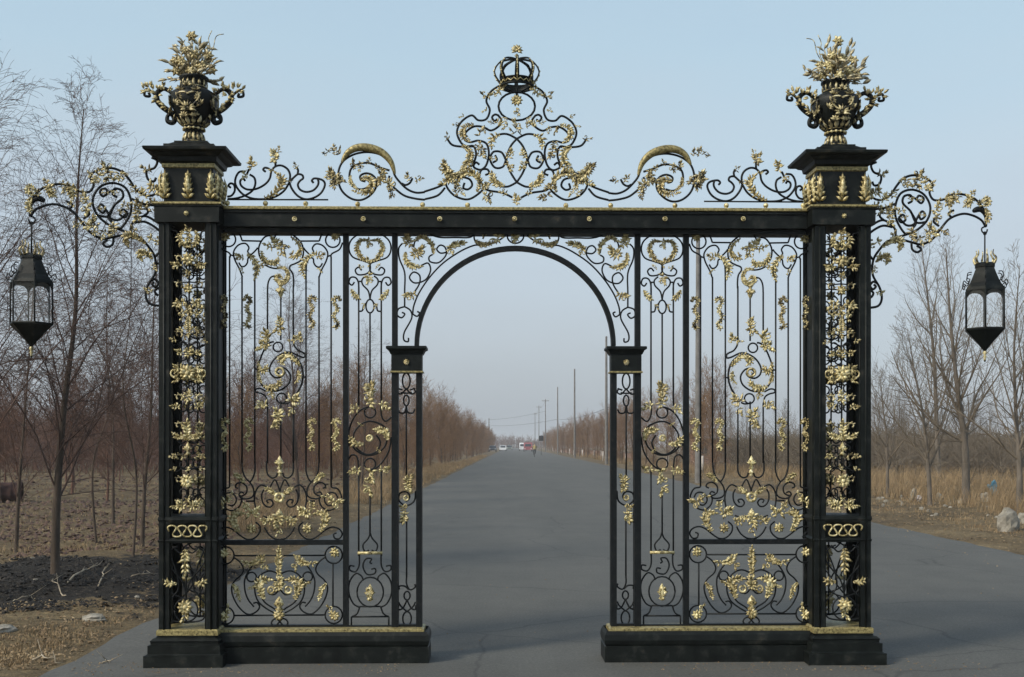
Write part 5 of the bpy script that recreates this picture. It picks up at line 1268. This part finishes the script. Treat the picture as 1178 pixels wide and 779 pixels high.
# ------------------------------------------------------------ cars, truck, cyclist
def paint(col): 
    m, nt, b = mat('car_paint', .35); b.inputs['Base Color'].default_value = (*col,1); b.inputs['Coat Weight'].default_value = .4; return m
mtyre = simple('tyre', [(.3,(.015,.015,.015)),(.7,(.03,.03,.03))], 5, .9); mrim = simple('rim', [(.3,(.3,.3,.3)),(.7,(.45,.45,.45))], 5, .4, .7)
mglass = simple('car_glass', [(.3,(.02,.025,.03)),(.7,(.03,.035,.04))], 2, .1); mwl, nt_, b_ = mat('headlight_lens', .2); b_.inputs['Base Color'].default_value = (.75,.75,.72,1)
def car(px, D_, col, label, L=4.4, Wd=1.75, H=1.45, van=False):
    x = (px-HX)/F*D_; t = empty('parked_car' if not van else 'small_truck', (x,D_,0), 0, label, 'car' if not van else 'truck'); m = paint(col)
    prof = [(0,.35),(0,.7),(.9,.85),(1.5,H-.05),(1.9,H),(3.1,H),(3.8,.9),(4.35,.85),(4.4,.4)] if not van else [(0,.4),(0,1.1),(.25,1.15),(.6,1.9),(1.7,1.95),(1.72,2.2),(L,2.2),(L,.6)]
    mb = MB(); n_ = len(prof); vs_ = []
    for sx in (-1,1):
        for (yy_,z_) in prof: vs_.append((sx*Wd/2*(1 if z_ < .95 else (.86 if not van else .96)), yy_, z_))
    fs_ = [tuple(range(n_-1,-1,-1)), tuple(range(n_,2*n_))]+[(i,(i+1)%n_,n_+(i+1)%n_,n_+i) for i in range(n_)]
    mb.add(vs_, fs_, False); body = mb.build('body', m, t)
    mb = MB()
    if not van: mb.add([(-.68,.93,.90),(.68,.93,.90),(.66,1.42,H-.11),(-.66,1.42,H-.11)], [(0,1,2,3)], False); mb.v = [(a,b2-.03,c+.02) for a,b2,c in mb.v]
    else: mb.add([(-.75,.27,1.2),(.75,.27,1.2),(.72,.55,1.82),(-.72,.55,1.82)], [(0,1,2,3)], False); mb.v = [(a,b2-.03,c+.01) for a,b2,c in mb.v]
    mb.build('windscreen', mglass, body)
    for sx in (-1,1):
        mb = MB(); mb.box(sx*Wd*.36-.14, sx*Wd*.36+.14, -.03, .02, .6, .74); mb.build('headlight', mwl, t)
        for yy_ in (.85, L-.9):
            mb = MB(); vs_, fs_ = [], []
            for q,(xx_,r) in enumerate(((-.1,.24),(-.1,.31),(.1,.31),(.1,.24))):
                for k in range(16): a_ = k*math.pi/8; vs_.append((sx*(Wd/2-.08)+xx_, yy_+r*math.cos(a_), .31+r*math.sin(a_)))
            for q in range(3):
                for k in range(16): fs_.append((q*16+k, q*16+(k+1)%16, q*16+16+(k+1)%16, q*16+16+k))
            mb.add(vs_, fs_); wo = mb.build('wheel', mtyre, t)
            mb = MB(); mb.add([(sx*(Wd/2+.012), yy_+.23*math.cos(k*math.pi/6), .31+.23*math.sin(k*math.pi/6)) for k in range(12)], [tuple(range(12))], False); mb.build('rim', mrim, wo)
    return t
car(566.5, 255, (.03,.035,.05), 'dark car at the far left of the road, end of the left tree row')
car(578.5, 285, (.75,.76,.78), 'white car coming down the road, beside the dark car')
car(586, 330, (.12,.14,.13), 'small distant grey car right of the white car')
car(607.5, 270, (.28,.07,.08), 'maroon truck at the far right of the road behind the cyclist', 5, 2.1, van=True)
car(601.5, 300, (.65,.66,.68), 'whitish van partly hidden beside the maroon truck', 4.6, 1.9, van=True)
# cyclist and bicycle
D_ = 146; cxp = (615-HX)/F*D_
bi = empty('bicycle', (cxp,D_,0), 0, 'dark bicycle ridden along the right of the road', 'bicycle')
for yy_ in (-.52,.52):
    mb = MB(); mb.tube([(0, yy_+.33*math.cos(k*math.pi/12), .34+.33*math.sin(k*math.pi/12)) for k in range(25)], .022, 6); wo = mb.build('wheel', mtyre, bi)
    mb = MB(); [mb.tube([(0,yy_,.34),(0,yy_+.33*math.cos(k*math.pi/6),.34+.33*math.sin(k*math.pi/6))], .004, 3) for k in range(12)]; mb.build('spokes', mrim, wo)
mb = MB()
for a_, b_ in (((-.52,.34),(-.12,.30)),((-.12,.30),(.40,.85)),((-.2,.88),(.40,.85)),((-.12,.30),(-.22,.95)),((-.52,.34),(-.2,.88)),((.40,.98),(.52,.34))): mb.tube([(0,a_[0],a_[1]),(0,b_[0],b_[1])], .018, 6)
mb.build('frame', M['iron'], bi)
mb = MB(); mb.tube([(-.28,.28,1.05),(-.1,.4,1.0),(.1,.4,1.0),(.28,.28,1.05)], .014, 6); mb.build('handlebar', mrim, bi)
mb = MB(); mb.ball((0,-.24,.97), .13, 10, 6, 1, .35); mb.build('saddle', mtyre, bi)
def person(x, y):
    J = {'pel':(0,-.2,1.02,.15),'ch':(0,.0,1.32,.17),'nk':(0,.08,1.53,.06),'hd':(0,.12,1.68,.10),'ht':(0,.13,1.78,.09),
         'sl':(-.19,.02,1.46,.065),'el':(-.27,.12,1.22,.05),'hl':(-.26,.3,1.08,.035),'sr':(.19,.02,1.46,.065),'er':(.27,.12,1.22,.05),'hr':(.26,.3,1.08,.035),
         'tl':(-.1,-.15,.95,.10),'kl':(-.13,.18,.72,.075),'fl':(-.12,-.02,.30,.05),'gl':(-.12,.12,.24,.045),'tr':(.1,-.15,.95,.10),'kr':(.13,.2,.9,.075),'fr':(.12,.05,.50,.05),'gr':(.12,.19,.45,.045)}
    E_ = [('pel','ch'),('ch','nk'),('nk','hd'),('hd','ht'),('ch','sl'),('sl','el'),('el','hl'),('ch','sr'),('sr','er'),('er','hr'),('pel','tl'),('tl','kl'),('kl','fl'),('fl','gl'),('pel','tr'),('tr','kr'),('kr','fr'),('fr','gr')]
    ks = list(J); me = bpy.data.meshes.new('person'); me.from_pydata([J[k_][:3] for k_ in ks], [(ks.index(a_),ks.index(b_)) for a_,b_ in E_], [])
    o = bpy.data.objects.new('person', me); C.objects.link(o); o.location = (x,y,0)
    md = o.modifiers.new('Skin','SKIN'); sv = me.skin_vertices[0].data
    for i_, k_ in enumerate(ks): sv[i_].radius = (J[k_][3],)*2; sv[i_].use_root = (i_ == 0)
    o.modifiers.new('Sub','SUBSURF').levels = 2; o.modifiers['Sub'].render_levels = 2; md.use_smooth_shade = True
    m, nt, b = mat('person_clothes_and_skin', .85); tc = nt.nodes.new('ShaderNodeTexCoord'); sp = nt.nodes.new('ShaderNodeSeparateXYZ'); nt.links.new(tc.outputs['Object'], sp.inputs[0])
    cr_ = nt.nodes.new('ShaderNodeValToRGB'); cr_.color_ramp.interpolation = 'CONSTANT'; e = cr_.color_ramp.elements; e[0].position = 0; e[0].color = (.04,.045,.05,1); e[1].position = .5; e[1].color = (.30,.24,.10,1)
    e2 = e.new(.78); e2.color = (.42,.27,.19,1); e3 = e.new(.86); e3.color = (.02,.02,.02,1)
    mr = nt.nodes.new('ShaderNodeMath'); mr.operation = 'DIVIDE'; mr.inputs[1].default_value = 2; nt.links.new(sp.outputs['Z'], mr.inputs[0]); nt.links.new(mr.outputs[0], cr_.inputs[0]); nt.links.new(cr_.outputs[0], b.inputs['Base Color'])
    me.materials.append(m); tag(o, 'person in a khaki jacket riding a bicycle away down the right of the road', 'person')
person(cxp, D_)
# sign at the far right of the road
sg = empty('road_sign', ((622.5-HX)/F*170, 170, 0), 0, 'small dark square sign on a post beyond the cyclist', 'sign'); mb = MB(); mb.tube([(0,0,-.1),(0,0,3.1)], .05, 8); mb.build('post', M['conc'], sg); mb = MB(); mb.box(-.35,.35,-.08,-.052,2.2,3.0); mb.build('sign_board', mdark, sg)

# ------------------------------------------------------------ haze
hz = MB(); hz.box(-1560,1560,-70,2460,-1.3,14.5)
m = bpy.data.materials.new('haze_air'); m.use_nodes = True; nt = m.node_tree; nt.nodes.clear()
out = nt.nodes.new('ShaderNodeOutputMaterial'); pv = nt.nodes.new('ShaderNodeVolumePrincipled'); pv.inputs['Color'].default_value = (.95,.97,1,1); pv.inputs['Density'].default_value = .0006; pv.inputs['Anisotropy'].default_value = 0
nt.links.new(pv.outputs[0], out.inputs['Volume'])
tag(hz.build('haze', m), 'thin pale haze over the road and fields', 'haze', kind='stuff')
for o in C.objects:
    if '_off' in o: del o['_off']
